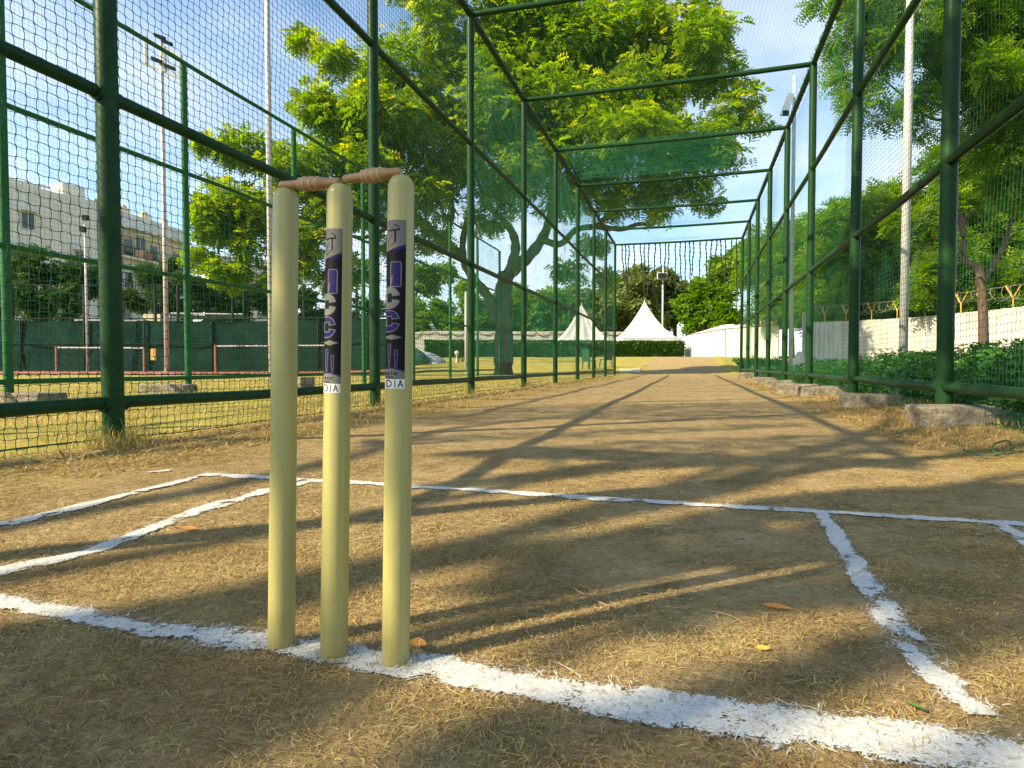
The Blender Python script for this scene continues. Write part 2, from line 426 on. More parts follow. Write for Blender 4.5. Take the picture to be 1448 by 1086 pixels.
def ground_material():
    m = bpy.data.materials.new("dry_ground")
    nt, n, l = nodes_of(m)
    b = n["Principled BSDF"]
    b.inputs["Roughness"].default_value = .95
    b.inputs["Specular IOR Level"].default_value = .12
    tc = n.new("ShaderNodeTexCoord")
    sep = n.new("ShaderNodeSeparateXYZ"); l.new(tc.outputs["Object"], sep.inputs["Vector"])
    def noise(scale, detail=4, rough=.6, vec=None, dist=0.0):
        t = n.new("ShaderNodeTexNoise")
        t.inputs["Scale"].default_value = scale; t.inputs["Detail"].default_value = detail
        t.inputs["Roughness"].default_value = rough; t.inputs["Distortion"].default_value = dist
        l.new(vec or tc.outputs["Object"], t.inputs["Vector"])
        return t.outputs["Fac"]
    def math(op, a, c=None, d=None):
        t = n.new("ShaderNodeMath"); t.operation = op
        for i, s in enumerate((a, c, d)):
            if s is None: continue
            if isinstance(s, (int, float)): t.inputs[i].default_value = s
            else: l.new(s, t.inputs[i])
        return t.outputs["Value"]
    def mixc(f, a, c, blend='MIX'):
        t = n.new("ShaderNodeMixRGB"); t.blend_type = blend
        for key, s in (("Fac", f), ("Color1", a), ("Color2", c)):
            if isinstance(s, (int, float)): t.inputs[key].default_value = s
            elif isinstance(s, tuple): t.inputs[key].default_value = (*s, 1)
            else: l.new(s, t.inputs[key])
        return t.outputs["Color"]
    def rmp(f, stops):
        r = ramp(n, stops); l.new(f, r.inputs["Fac"]); return r.outputs["Color"]
    def rangef(v, a, c, lo=0., hi=1.):
        t = n.new("ShaderNodeMapRange"); t.interpolation_type = 'SMOOTHSTEP'
        t.inputs["From Min"].default_value = a; t.inputs["From Max"].default_value = c
        t.inputs["To Min"].default_value = lo; t.inputs["To Max"].default_value = hi
        l.new(v, t.inputs["Value"]); return t.outputs["Result"]
    # straw litter: thin crossing fibres from stretched, distorted noise
    fib = []
    for ang, sc in ((20, 1.0), (75, 1.15), (130, .9)):
        mp = n.new("ShaderNodeMapping")
        mp.inputs["Rotation"].default_value = (0, 0, radians(ang)); mp.inputs["Scale"].default_value = (14 * sc, 130 * sc, 20)
        l.new(tc.outputs["Object"], mp.inputs["Vector"])
        fib.append(noise(1.0, 3, .6, mp.outputs["Vector"], 1.6))
    f1 = math('MAXIMUM', fib[0], math('MAXIMUM', fib[1], fib[2]))
    big = noise(.9, 5, .6)
    mid = noise(7, 5, .65)
    fine = noise(85, 5, .7)
    soil = rmp(math('ADD', math('MULTIPLY', mid, .55), math('MULTIPLY', fine, .45)),
               [(.34, (.18, .120, .055)), (.5, (.37, .262, .125)), (.66, (.50, .375, .19))])
    straw = rmp(fine, [(.3, (.36, .26, .11)), (.7, (.60, .46, .21))])
    litter = rangef(f1, .585, .70)
    # less litter on the worn middle of the strip
    xw = math('ADD', sep.outputs["X"], math('MULTIPLY', math('SUBTRACT', mid, .5), .7))
    xw = math('ADD', xw, math('MULTIPLY', math('SUBTRACT', big, .5), .5))
    edge = math('SUBTRACT', math('ABSOLUTE', math('ADD', xw, .42)), 1.72)
    grassy = rangef(edge, -.25, .35)
    lit_amt = math('MULTIPLY', litter, math('ADD', .62, math('MULTIPLY', grassy, .38)))
    pitch = mixc(lit_amt, soil, straw)
    clumpy = noise(26, 5, .7)
    dry = rmp(math('ADD', math('MULTIPLY', clumpy, .55), math('MULTIPLY', f1, .45)),
              [(.36, (.15, .105, .03)), (.52, (.40, .285, .095)), (.66, (.56, .42, .17))])
    lawn = rmp(math('ADD', math('MULTIPLY', noise(1.7, 5, .65), .45), math('MULTIPLY', clumpy, .55)),
               [(.36, (.13, .155, .028)), (.5, (.35, .295, .058)), (.63, (.54, .41, .11))])
    green = rmp(math('ADD', math('MULTIPLY', noise(1.1, 5, .65), .5), math('MULTIPLY', clumpy, .5)),
                [(.38, (.07, .10, .018)), (.62, (.21, .215, .045))])
    outer_l = rangef(math('MULTIPLY', xw, -1), 2.65, 3.25)
    side = mixc(outer_l, dry, lawn)
    outer_r = rangef(xw, 2.0, 2.7)
    side = mixc(outer_r, side, green)
    far = rangef(sep.outputs["Y"], 24.5, 30)
    farlawn = mixc(rangef(math('ABSOLUTE', math('ADD', xw, .5)), 1.5, 2.6), pitch, lawn)
    col = mixc(grassy, pitch, side)
    col = mixc(far, col, farlawn)
    # broad tonal drift
    col = mixc(.35, col, rmp(big, [(.3, (.62, .60, .56)), (.7, (1.0, 1.0, 1.0))]), 'MULTIPLY')
    # scuffs, trodden and damp patches
    sc_ = noise(2.3, 6, .68, None, .8)
    col = mixc(math('MULTIPLY', rangef(sc_, .56, .66), .38), col, (.155, .105, .055))
    sc2 = noise(3.1, 6, .7, None, 1.4)
    col = mixc(math('MULTIPLY', rangef(sc2, .60, .70), .45), col, (.52, .41, .235))
    # hairline cracks in the dried mud
    vo = n.new("ShaderNodeTexVoronoi"); vo.feature = 'DISTANCE_TO_EDGE'; vo.inputs["Scale"].default_value = 6.5
    wv = n.new("ShaderNodeMixRGB"); wv.inputs["Fac"].default_value = .12
    nz = n.new("ShaderNodeTexNoise"); nz.inputs["Scale"].default_value = 9
    l.new(tc.outputs["Object"], nz.inputs["Vector"])
    l.new(tc.outputs["Object"], wv.inputs["Color1"]); l.new(nz.outputs["Color"], wv.inputs["Color2"])
    l.new(wv.outputs["Color"], vo.inputs["Vector"])
    crack = math('MULTIPLY', rangef(vo.outputs["Distance"], .0, .02, 1, 0), rangef(mid, .52, .66))
    col = mixc(math('MULTIPLY', crack, .7), col, (.06, .035, .018))
    l.new(col, b.inputs["Base Color"])
    h = math('ADD', math('MULTIPLY', fine, .5), math('MULTIPLY', f1, .8))
    h = math('ADD', h, math('MULTIPLY', clumpy, .6))
    h = math('SUBTRACT', h, math('MULTIPLY', crack, .5))
    bp = n.new("ShaderNodeBump"); bp.inputs["Strength"].default_value = .75; bp.inputs["Distance"].default_value = .018
    l.new(h, bp.inputs["Height"]); l.new(bp.outputs["Normal"], b.inputs["Normal"])
    return m

M_ground = ground_material()
g = MB().add(np.stack([XX, YY, ZZ], -1).reshape(-1, 3), gq).build("ground", M_ground, smooth=True)
tag(g, kind="structure")

# ------------------------------------------------------------------ chalk creases
def chalk_material():
    m = bpy.data.materials.new("chalk")
    nt, n, l = nodes_of(m)
    b = n["Principled BSDF"]; b.inputs["Roughness"].default_value = .95; b.inputs["Specular IOR Level"].default_value = .1
    tc = n.new("ShaderNodeTexCoord")
    n1 = n.new("ShaderNodeTexNoise"); n1.inputs["Scale"].default_value = 120; n1.inputs["Detail"].default_value = 6; n1.inputs["Roughness"].default_value = .7
    n1.inputs["Distortion"].default_value = 1.2
    n2 = n.new("ShaderNodeTexNoise"); n2.inputs["Scale"].default_value = 22; n2.inputs["Detail"].default_value = 5
    for t in (n1, n2): l.new(tc.outputs["Object"], t.inputs["Vector"])
    ad = n.new("ShaderNodeMath"); ad.operation = 'ADD'
    l.new(n1.outputs["Fac"], ad.inputs[0]); l.new(n2.outputs["Fac"], ad.inputs[1])
    uv = n.new("ShaderNodeAttribute"); uv.attribute_name = "cover"
    cp = n.new("ShaderNodeMath"); cp.operation = 'ADD'
    l.new(ad.outputs["Value"], cp.inputs[0]); l.new(uv.outputs["Fac"], cp.inputs[1])
    mr = n.new("ShaderNodeMapRange")
    mr.inputs["From Min"].default_value = 1.02; mr.inputs["From Max"].default_value = 1.10
    l.new(cp.outputs["Value"], mr.inputs["Value"])
    r = ramp(n, [(.30, (.33, .29, .22)), (.42, (.50, .48, .43)), (.62, (.64, .63, .595))])
    l.new(n1.outputs["Fac"], r.inputs["Fac"]); l.new(r.outputs["Color"], b.inputs["Base Color"])
    l.new(mr.outputs["Result"], b.inputs["Alpha"])
    bp = n.new("ShaderNodeBump"); bp.inputs["Strength"].default_value = .35; bp.inputs["Distance"].default_value = .008
    l.new(n1.outputs["Fac"], bp.inputs["Height"]); l.new(bp.outputs["Normal"], b.inputs["Normal"])
    return m
M_chalk = chalk_material()
CHALK = []          # (points, half width) for whitening straw that lies on a line

def crease(pix, width, name, seed, strength=.30, wb=1.0):
    pts = np.array([G(*p) for p in pix])
    w = np.interp(np.arange(len(pts)), np.linspace(0, len(pts) - 1, len(width)), width)
    p3 = smooth_path(np.column_stack([pts, w]), 10)
    seg = np.r_[0, np.cumsum(np.linalg.norm(np.diff(p3[:, :2], axis=0), axis=1))]
    s = np.arange(0, seg[-1], .012)
    c = np.column_stack([np.interp(s, seg, p3[:, i]) for i in range(3)])
    CHALK.append(c)
    t = np.gradient(c[:, :2], axis=0); t /= np.linalg.norm(t, axis=1)[:, None]
    nrm = np.column_stack([-t[:, 1], t[:, 0]])
    cr = np.linspace(-1, 1, 11)
    wob = 1 + wb * .35 * (vnoise(s * 9, s * 0, seed) - .5) + wb * .25 * (vnoise(s * 30, s * 0, seed + 1) - .5)
    off = wb * .012 * (vnoise(s * 5, s * 0, seed + 2) - .5)
    hw = c[:, 2] * .5 * wob * 1.4
    xy = c[:, None, :2] + nrm[:, None] * (cr[None, :, None] * hw[:, None, None] + off[:, None, None])
    z = gz(xy[..., 0], xy[..., 1]) + .0035 + .0015 * (1 - cr[None] ** 2)
    v = np.concatenate([xy, z[..., None]], -1).reshape(-1, 3)
    m = len(cr)
    i = np.arange(len(s) - 1)[:, None] * m; k = np.arange(m - 1)[None]
    q = np.stack([i + k, i + k + 1, i + m + k + 1, i + m + k], -1).reshape(-1, 4)
    o = MB().add(v, q).build(name, M_chalk, smooth=True)
    cov = np.interp(np.abs(cr), [0, .45, .72, 1.0], [strength * .95, strength * .62, -.02, -.4])
    cov = np.broadcast_to(cov[None], (len(s), m)) + .22 * (vnoise(s * 5, s * 0 + 3, seed + 4)[:, None] - .5) + .34 * (vnoise(s[:, None] * 22 + 0 * cr, cr[None] * 1.6 + 9 + 0 * s[:, None], seed + 6) - .5)
    at = o.data.attributes.new("cover", 'FLOAT', 'POINT')
    at.data.foreach_set("value", cov.astype(np.float32).ravel())
    tag(o, kind="structure")
    return o

crease([(-160,822),(-60,842),(0,853),(120,872),(230,890),(330,900),(400,911),(480,926),(560,940),(640,953),(760,976),(900,1001),(1050,1024),(1200,1046),(1350,1066),(1500,1090),(1750,1130)],
       [.05,.05,.052,.055,.05,.085,.07,.066,.064,.07,.078,.08,.084,.088,.09,.09,.09], "bowling_crease_marking", 20, .34)
crease([(286,672),(400,679),(540,686),(700,694),(870,706),(1000,713),(1150,722),(1300,731),(1448,741),(1750,760)], [.062,.058,.055,.055,.06], "popping_crease_marking", 30, .24)
crease([(290,673),(180,702),(90,724),(0,745),(-180,786)], [.06,.065,.07], "return_crease_marking", 40, .3)
crease([(440,682),(395,693),(320,713),(246,738),(131,781),(0,811),(-160,850)], [.06,.06,.06], "return_crease_marking", 50, .3)
crease([(1162,725),(1190,775),(1225,828),(1262,885),(1305,940),(1350,985),(1392,1022)], [.040,.050,.056,.054,.05], "return_crease_marking", 60, .27, .35)
crease([(1412,740),(1450,766),(1520,812),(1640,890)], [.05,.05], "return_crease_marking", 70, .3)
crease([(210,668),(226,666),(244,664)], [.05,.04], "chalk_fleck_marking", 80, .16)

def chalk_distance(x, y):
    d = np.full(len(x), 9.0)
    for c in CHALK:
        for p in c[::4]:
            d = np.minimum(d, np.hypot(x - p[0], y - p[1]) / (p[2] * .5 + .008))
    return d

# ------------------------------------------------------------------ loose straw and grass
def depth_of(x, y):
    return cos(YAW) * y - sin(YAW) * x
def lat_of(x, y):
    return cos(YAW) * x + sin(YAW) * y

def wedge(n, d0, d1, spread=.95):
    d = np.sqrt(rng.uniform(d0 ** 2, d1 ** 2, n))
    la = rng.uniform(-spread, spread, n) * d
    return cos(YAW) * la - sin(YAW) * d, sin(YAW) * la + cos(YAW) * d

def blades(x, y, L, w, curl, arch, rise, tint, seg=3, heading=None, z0=.002, chalky=None):
    n = len(x)
    th = rng.uniform(0, 2 * pi, n) if heading is None else heading
    k = rng.normal(0, 1, n) * curl
    px = np.zeros((n, seg + 1)); py = np.zeros((n, seg + 1))
    wx = np.zeros((n, seg + 1)); wy = np.zeros((n, seg + 1))
    for i in range(seg + 1):
        a = th + k * (i / seg)
        wx[:, i] = -np.sin(a); wy[:, i] = np.cos(a)
        if i < seg:
            px[:, i + 1] = px[:, i] + np.cos(a) * L / seg
            py[:, i + 1] = py[:, i] + np.sin(a) * L / seg
    t = np.linspace(0, 1, seg + 1)[None]
    X = x[:, None] + px; Y = y[:, None] + py
    Z = gz(x, y)[:, None] + z0 + arch[:, None] * np.sin(pi * t) + rise[:, None] * t
    wd = (w[:, None] * .5) * (1 - .75 * t ** 2)
    tilt = rng.uniform(-.6, .6, n)[:, None]
    A = np.stack([X + wx * wd, Y + wy * wd, Z + wd * tilt], -1)
    B = np.stack([X - wx * wd, Y - wy * wd, Z - wd * tilt], -1)
    v = np.stack([A, B], 2).reshape(n, -1, 3)
    m = (seg + 1) * 2
    base = (np.arange(n) * m)[:, None]
    q = np.concatenate([np.stack([base + 2*i, base + 2*i + 1, base + 2*i + 3, base + 2*i + 2], -1) for i in range(seg)], 1)
    mat = np.zeros(n, np.int32) if chalky is None else chalky.astype(np.int32)
    return v.reshape(-1, 3), q.reshape(-1, 4), np.repeat(mat, seg), np.repeat(tint, seg)

M_chalkstraw = paint("chalked_straw", (.48, .46, .40), (.66, .64, .59), rough=.95, scale=60)
st = MB()
for n, d0, d1, Lm, wm in ((120000, .5, 1.5, .0130, .00088), (105000, 1.5, 3.2, .018, .0014), (90000, 3.2, 7.5, .028, .0023), (40000, 7.5, 18, .05, .0045)):
    x, y = wedge(n, d0, d1)
    thin = vnoise(x * 2.2, y * 2.2, 90) * .6 + vnoise(x * 7, y * 7, 91) * .4
    keep = (x > -2.95) & (x < 2.0) & (rng.uniform(0, 1, n) < np.clip((thin - .25) * 3.0, .12, 1))
    bare = (np.abs(x + .3) < 1.3) & (y > 2.8)
    keep &= ~bare | (rng.uniform(0, 1, n) < .5)
    x, y = x[keep], y[keep]; n = len(x)
    L = rng.lognormal(math.log(Lm), .5, n)
    w = rng.uniform(.6, 1.4, n) * wm
    cd = chalk_distance(x, y)
    onl = (cd < 1.0)
    keep2 = ~onl | (rng.uniform(0, 1, n) < .62)
    tint = np.clip(rng.normal(.46, .27, n) + .35 * (vnoise(x * 4, y * 4, 92) - .5), 0, .93)
    tint[rng.uniform(0, 1, n) < .03] = 1.0
    chk = onl & (rng.uniform(0, 1, n) < .42)
    chk |= (cd < 1.3) & (rng.uniform(0, 1, n) < .06)
    s = keep2
    a = blades(x[s], y[s], L[s], w[s], .95, np.abs(rng.normal(0, .0018, n))[s], np.abs(rng.normal(0, .0026, n))[s], tint[s], chalky=chk[s])
    st.add(a[0], a[1], mat=a[2], tint=a[3])
# thicker mats of straw: along the left net, beside the blocks, lower left corner
def mat_patch(n, xs, ys, L, w, arch, tm=.6, up=.012):
    x = rng.uniform(*xs, n); y = rng.uniform(*ys, n)
    a = blades(x, y, rng.lognormal(math.log(L), .4, n), rng.uniform(.6, 1.4, n) * w, .8, np.abs(rng.normal(0, arch, n)), np.abs(rng.normal(0, up, n)),
               np.clip(rng.normal(tm, .2, n), 0, .95))
    st.add(a[0], a[1], mat=a[2], tint=a[3])
mat_patch(9000, (-3.0, -2.25), (1.8, 7), .05, .0032, .012)
mat_patch(5000, (-3.0, -2.3), (7, 20), .08, .006, .015)
mat_patch(9000, (1.15, 1.85), (3.7, 7.4), .045, .0028, .011, .50)
mat_patch(4000, (1.2, 1.85), (7.4, 16), .07, .005, .014, .5)
for (bx, by), _t in (((398, 913), 0), ((472, 927), 0), ((559.5, 938), 0)):
    c_ = G(bx, by); an_ = rng.uniform(0, 2 * pi, 150); ra_ = .022 + np.abs(rng.normal(0, .012, 150))
    a = blades(c_[0] + ra_ * np.cos(an_), c_[1] + ra_ * np.sin(an_), rng.lognormal(math.log(.014), .4, 150), rng.uniform(.0007, .0014, 150), 1.2,
               np.abs(rng.normal(0, .004, 150)), np.abs(rng.normal(0, .005, 150)), np.clip(rng.normal(.4, .25, 150), 0, .95), heading=an_ + pi / 2 + rng.normal(0, .5, 150))
    st.add(a[0], a[1], mat=(rng.uniform(0, 1, 150) < .25).astype(np.int32).repeat(3), tint=a[3])
st_o = st.build("straw_litter", [L_straw, M_chalkstraw], tint=True)
tag(st_o, kind="stuff")

gr = MB()
def upright(n, xs, ys, h, w, tm, ts, heading_spread=.012):
    x = rng.uniform(*xs, n); y = rng.uniform(*ys, n)
    kk = vnoise(x * 1.7, y * 1.7, 31) > .25 + .35 * rng.uniform(0, 1, n)
    x, y = x[kk], y[kk]; n = len(x)
    hh = rng.lognormal(math.log(h), .35, n)
    a = blades(x, y, hh * .8, rng.uniform(.6, 1.3, n) * w, .5, hh * .1, hh, np.clip(rng.normal(tm, ts, n), 0, 1))
    gr.add(a[0], a[1], tint=a[3])
upright(26000, (-7.6, -3.02), (.8, 7), .028, .004, .72, .2)
upright(22000, (-12, -3.02), (6, 20), .035, .009, .72, .2)
upright(9000, (1.95, 3.4), (3.2, 14), .06, .006, .85, .2)
for tx, ty, nn, hh in ((-2.86, 2.46, 260, .075), (-2.98, 2.62, 200, .07), (-2.78, 2.40, 120, .05), (-2.9, 5.36, 200, .08), (-2.9, 8.0, 160, .09), (-2.9, 10.85, 140, .09), (1.75, 5.1, 220, .06)):
    x = rng.normal(tx, .07, nn); y = rng.normal(ty, .07, nn); h = rng.lognormal(math.log(hh), .4, nn)
    a = blades(x, y, h * .8, rng.uniform(.002, .004, nn), .6, h * .15, h, np.clip(rng.choice([.6, .8, 1.0, 1.0], nn), 0, 1))
    gr.add(a[0], a[1], tint=a[3])
tag(gr.build("short_grass", L_straw, tint=True), kind="stuff")

# small green-yellow tufts among the straw in front of the wicket
# ------------------------------------------------------------------ wicket
STX = [((398, 913), (404.5, 266)), ((472, 927), (481, 260)), ((559.5, 938), (567.5, 248))]
SL = ["plain cream cricket stump without a sticker, standing left in the wicket",
      "middle cricket stump with a black and blue sticker, base just short of the chalk",
      "cricket stump nearest the camera, stickered, with an orange leaf beside its foot"]
def sticker_raster(variant, nu, nv):
    """material index per cell: 0 black 1 grey 2 blue 3 white 4 outline grey; u 0..1 across the visible front edge to the limb, v from the top"""
    u = (np.arange(nu) + .5) / nu                  # 0 = limb (left), 1 = right edge
    v = (np.arange(nv) + .5) / nv
    U, V = np.meshgrid(u, v)
    A = 9.4                                        # sticker height in units of visible width
    Vy = V * A
    out = np.zeros_like(U, dtype=np.int32)
    def seg(ax, ay, bx, by, r):
        dx, dy = bx - ax, by - ay
        t = np.clip(((U - ax) * dx + (Vy - ay) * dy) / (dx * dx + dy * dy + 1e-9), 0, 1)
        return np.hypot(U - ax - t * dx, Vy - ay - t * dy) < r
    def rbox(x0, y0, x1, y1, r=.05):
        qx = np.abs(U - (x0 + x1) / 2) - (x1 - x0) / 2 + r; qy = np.abs(Vy - (y0 + y1) / 2) - (y1 - y0) / 2 + r
        return np.hypot(np.maximum(qx, 0), np.maximum(qy, 0)) + np.minimum(np.maximum(qx, qy), 0) - r
    s = .0 if variant else .04
    # grey head with the slanted lower edge
    head = Vy < 1.72 - .38 * U
    out[(Vy < 1.92 - .38 * U) & ~head & (U > .35)] = 2
    out[head] = 1
    k = 0
    tx = .42 - s
    out[seg(tx - .3, .58, tx + .22, .54, .045) & head] = k
    out[seg(tx, .56, tx + .02, 1.2, .045) & head] = k
    rr = np.hypot(U - (tx - .05), Vy - .56)
    out[(np.abs(rr - .27) < .028) & (Vy < .56) & (U > tx - .05 - .02) & head] = k
    out[seg(tx + .02, 1.2, tx - .36, 1.52, .02) & head] = k
    out[seg(tx - .2, .85, tx - .36, 1.25, .018) & head] = k
    # upright blue block
    b = rbox(.2 - s, 2.3, .78 - s, 3.72, .09)
    out[b < .0] = 4; out[b < -.045] = 2
    out[seg(.3 - s, 3.1, .22 - s, 3.75, .03)] = 4
    # two open letters
    for cy, fill in ((4.32, 1), (5.62, 2)):
        cx = .16 - s
        # a fat C: rounded outer body minus a keyhole opening to the right
        r = np.hypot((U - cx) / .56, (Vy - cy) / .62)
        inner = np.maximum(np.abs(U - (cx + .02)) - .11, np.abs(Vy - cy) - .25)
        slot = np.maximum(cx - U, np.abs(Vy - cy) - (.09 + .12 * np.clip(U - cx - .15, 0, 1)))
        d = np.maximum((r - 1) * .56, -np.minimum(inner, slot))
        out[d < 0] = 4
        out[d < -.045] = fill
    # dart
    hw = np.where(U < .3, .04 + U * .35, .145 * (1 - (U - .3) / .56))
    out[(np.abs(Vy - 6.52) < hw) & (U < .86)] = 1
    # two drop strokes
    for x0, y0, y1, r0 in ((.2 - s, 6.95, 8.2, .085), (.54 - s, 7.3, 8.25, .1)):
        t = np.clip((Vy - y0) / (y1 - y0), 0, 1)
        d = np.hypot(U - x0, Vy - np.clip(Vy, y0, y1)) - (r0 - .05 * t)
        out[d < 0] = 2 
        out[(d < 0) & (d > -.02)] = 4
    # grey foot with curved blue top edge
    top = 8.28 + .36 * np.maximum(U - .35, 0) ** 1.4 + .05 * (U < .35) * (.35 - U)
    out[Vy > top - .1] = 2
    foot = Vy > top
    out[foot] = 1
    def stroke_text(word, x, y, h, w, gap, r, clip=True):
        F = {'D': [(0,0,0,1),(0,0,.55,.02),(.55,.02,.95,.3),(.95,.3,.95,.7),(.95,.7,.55,.98),(.55,.98,0,1)],
             'I': [(.5,0,.5,1)], 'A': [(0,1,.5,0),(.5,0,1,1),(.2,.65,.8,.65)],
             'r': [(.1,.35,.1,1),(.1,.5,.8,.36)], 'a': [(.8,.35,.8,1),(.8,.4,.2,.42),(.2,.42,.1,.7),(.1,.7,.25,1),(.25,1,.8,.9)],
             'p': [(.1,.35,.1,1.35),(.1,.4,.8,.5),(.8,.5,.8,.9),(.8,.9,.1,1)], 'f': [(.4,.1,.4,1),(.4,.1,.8,.05),(.1,.4,.7,.4)],
             'o': [(.2,.4,.8,.4),(.8,.4,.8,1),(.8,1,.2,1),(.2,1,.2,.4)], 'd': [(.8,0,.8,1),(.8,.4,.2,.45),(.2,.45,.2,.95),(.2,.95,.8,1)],
             'e': [(.1,.68,.85,.68),(.85,.68,.8,.4),(.8,.4,.2,.4),(.2,.4,.1,.9),(.1,.9,.8,1)], 'n': [(.1,.35,.1,1),(.1,.45,.8,.4),(.8,.4,.8,1)],
             'g': [(.8,.4,.2,.42),(.2,.42,.2,.9),(.2,.9,.8,.9),(.8,.4,.8,1.3),(.8,1.3,.2,1.3)], 't': [(.4,.1,.4,1),(.1,.38,.8,.38)],
             'x': [(.1,.4,.85,1),(.85,.4,.1,1)]}
        for i, ch in enumerate(word):
            ox = x + i * (w + gap)
            for (ax, ay, bx, by) in F[ch]:
                out[seg(ox + ax * w, y + ay * h, ox + bx * w, y + by * h, r)] = 0
    if variant:
        stroke_text("rapfor", -.12, 8.42, .2, .1, .04, .018); stroke_text("txae", -.05, 8.66, .16, .09, .035, .015)
    else:
        stroke_text("rodor", -.1, 8.42, .2, .11, .04, .018); stroke_text("nge", .0, 8.66, .16, .09, .035, .015)
    out[Vy > 8.86] = 3
    stroke_text("DIA", .1 - 2 * s, 8.94, .36, .23, .055, .03)
    out[(U < .02) & (Vy > 8.86)] = 3
    return out
M_stk = [paint("sticker_black", (.004, .004, .006), (.006, .006, .009), rough=.5, spec=.12), paint("sticker_grey", (.135, .13, .115), (.16, .155, .135), rough=.5, spec=.15),
         paint("sticker_blue", (.014, .010, .075), (.02, .014, .095), rough=.5, spec=.12), paint("sticker_white", (.62, .6, .54), (.68, .66, .6), rough=.5, spec=.2),
         paint("sticker_outline", (.13, .12, .14), (.16, .15, .17), rough=.5, spec=.12)]
STUMP_TOP = []
for i, ((bx, by), (tx, ty)) in enumerate(STX):
    b2 = G(bx, by); d = depth_of(*b2)
    base = np.array([b2[0], b2[1], float(gz(*b2))])
    top = P(tx, ty, d * 1.0)
    ax = top - base; H = np.linalg.norm(ax); ax /= H
    root = thing("cricket_stump", SL[i], "stump", base, "stumps of the wicket")
    rb, rt = .0207, .0190
    prof = [(0, -.06), (rb * .98, -.06)] + [(rb + (rt - rb) * t, -.001 + (H - .018) * t) for t in np.linspace(0, 1, 24)]
    hs = H - .018
    for a in np.linspace(.08, 1, 12) * pi / 2:
        prof.append((rt * (cos(a) ** .75 if a < pi/2 - 1e-6 else 0) * .999 + 1e-5, hs + .018 * sin(a)))
    wood = MB().lathe(prof, (0, 0, 0), ax, sides=48).build("stump_shaft", M_wood, root, smooth=True)
    STUMP_TOP.append((top, ax, d))
    if i > 0:
        (y0, y1, xr) = ((327, 555, 482.5) if i == 1 else (315, 549, 573))
        h1 = np.linalg.norm(P(tx, y0, d) - base); h0 = np.linalg.norm(P(bx, y1, d) - base)
        view = np.array([base[0], base[1], 0]); view = -view / np.linalg.norm(view)       # towards the camera
        right = np.cross(np.array([0, 0, 1.0]), view)
        rad = .0199
        xm = tx + (bx - tx) * (np.mean([y0, y1]) - ty) / (by - ty)
        th_r = math.asin(np.clip((xr - xm) / FPX * d / rad, -.9, .9)); th_l = -pi / 2 - .5
        # visible front spans -90..th_r; u is the flattened (seen) coordinate there
        nu, nv = 96, 420
        ths = np.linspace(th_l, th_r, nu + 1)
        tc_ = (ths[1:] + ths[:-1]) / 2
        ras = sticker_raster(i == 2, 200, nv)
        us = np.where(tc_ > -pi / 2, (np.sin(tc_) + 1) / (sin(th_r) + 1), 0)
        cells = ras[:, np.clip((us * 200).astype(int), 0, 199)]
        hh = np.linspace(h1, h0, nv + 1)
        rr = rb + (rt - rb) * np.clip(hh / (H - .018), 0, 1) + .00035
        e1 = right - ax * np.dot(right, ax); e1 /= np.linalg.norm(e1); e2 = np.cross(ax, e1) * -1
        if np.dot(e2, view) < 0: e2 = -e2
        V = ax[None, None] * hh[:, None, None] + rr[:, None, None] * (np.sin(ths)[None, :, None] * e1 + np.cos(ths)[None, :, None] * e2)
        I = np.arange(nv)[:, None] * (nu + 1); K = np.arange(nu)[None]
        q = np.stack([I + K, I + nu + 1 + K, I + nu + 2 + K, I + K + 1], -1).reshape(-1, 4)
        MB().add(V.reshape(-1, 3), q, mat=cells.ravel()).build("sticker", M_stk, root, smooth=True)

def bail(p0, p1, label):
    p0, p1 = np.asarray(p0), np.asarray(p1)
    L = np.linalg.norm(p1 - p0)
    root = thing("cricket_bail", label, "bail", p0, "bails of the wicket")
    prof = [(0, 0), (.0052, 0), (.0058, .001)]
    rings = [.32, .44, .56, .68, .80] if True else []
    for t, r in ((.03, .0064), (.15, .0067), (.27, .0070), (.335, .0074), (.345, .0094), (.36, .0101), (.425, .0104), (.44, .0109), (.455, .0105), (.53, .0104),
                 (.55, .0108), (.565, .0103), (.63, .0099), (.65, .0102), (.665, .0096), (.73, .0088), (.79, .0074), (.86, .0069), (.95, .0066), (.985, .0064), (1.0, .0056)):
        prof.append((r, t * L))
    prof.append((0, L))
    MB().lathe(prof, (0, 0, 0), p1 - p0, sides=28).build("turned_body", M_bail, root, smooth=True, angle=50)
    for t, r in ((.352, .0100), (.44, .0110), (.55, .0109), (.65, .0103)):
        gm = MB().lathe([(r - .0008, t * L - .0009), (r + .0002, t * L - .0005), (r + .0002, t * L + .0005), (r - .0008, t * L + .0009)], (0,0,0), p1 - p0, sides=28)
        gm.build("bail_ring", M_groove, root, smooth=True)
    return root
d0, d1, d2 = (s[2] for s in STUMP_TOP)
bail(P(396, 262.5, d0 * .999), P(480.5, 257.5, d1 * 1.003), "left wooden bail lying on the plain stump and the middle stump")
bail(P(486.5, 253.8, d1 * 1.0), P(566.5, 243, d2 * .999), "right wooden bail tilted up onto the stump nearest the camera")

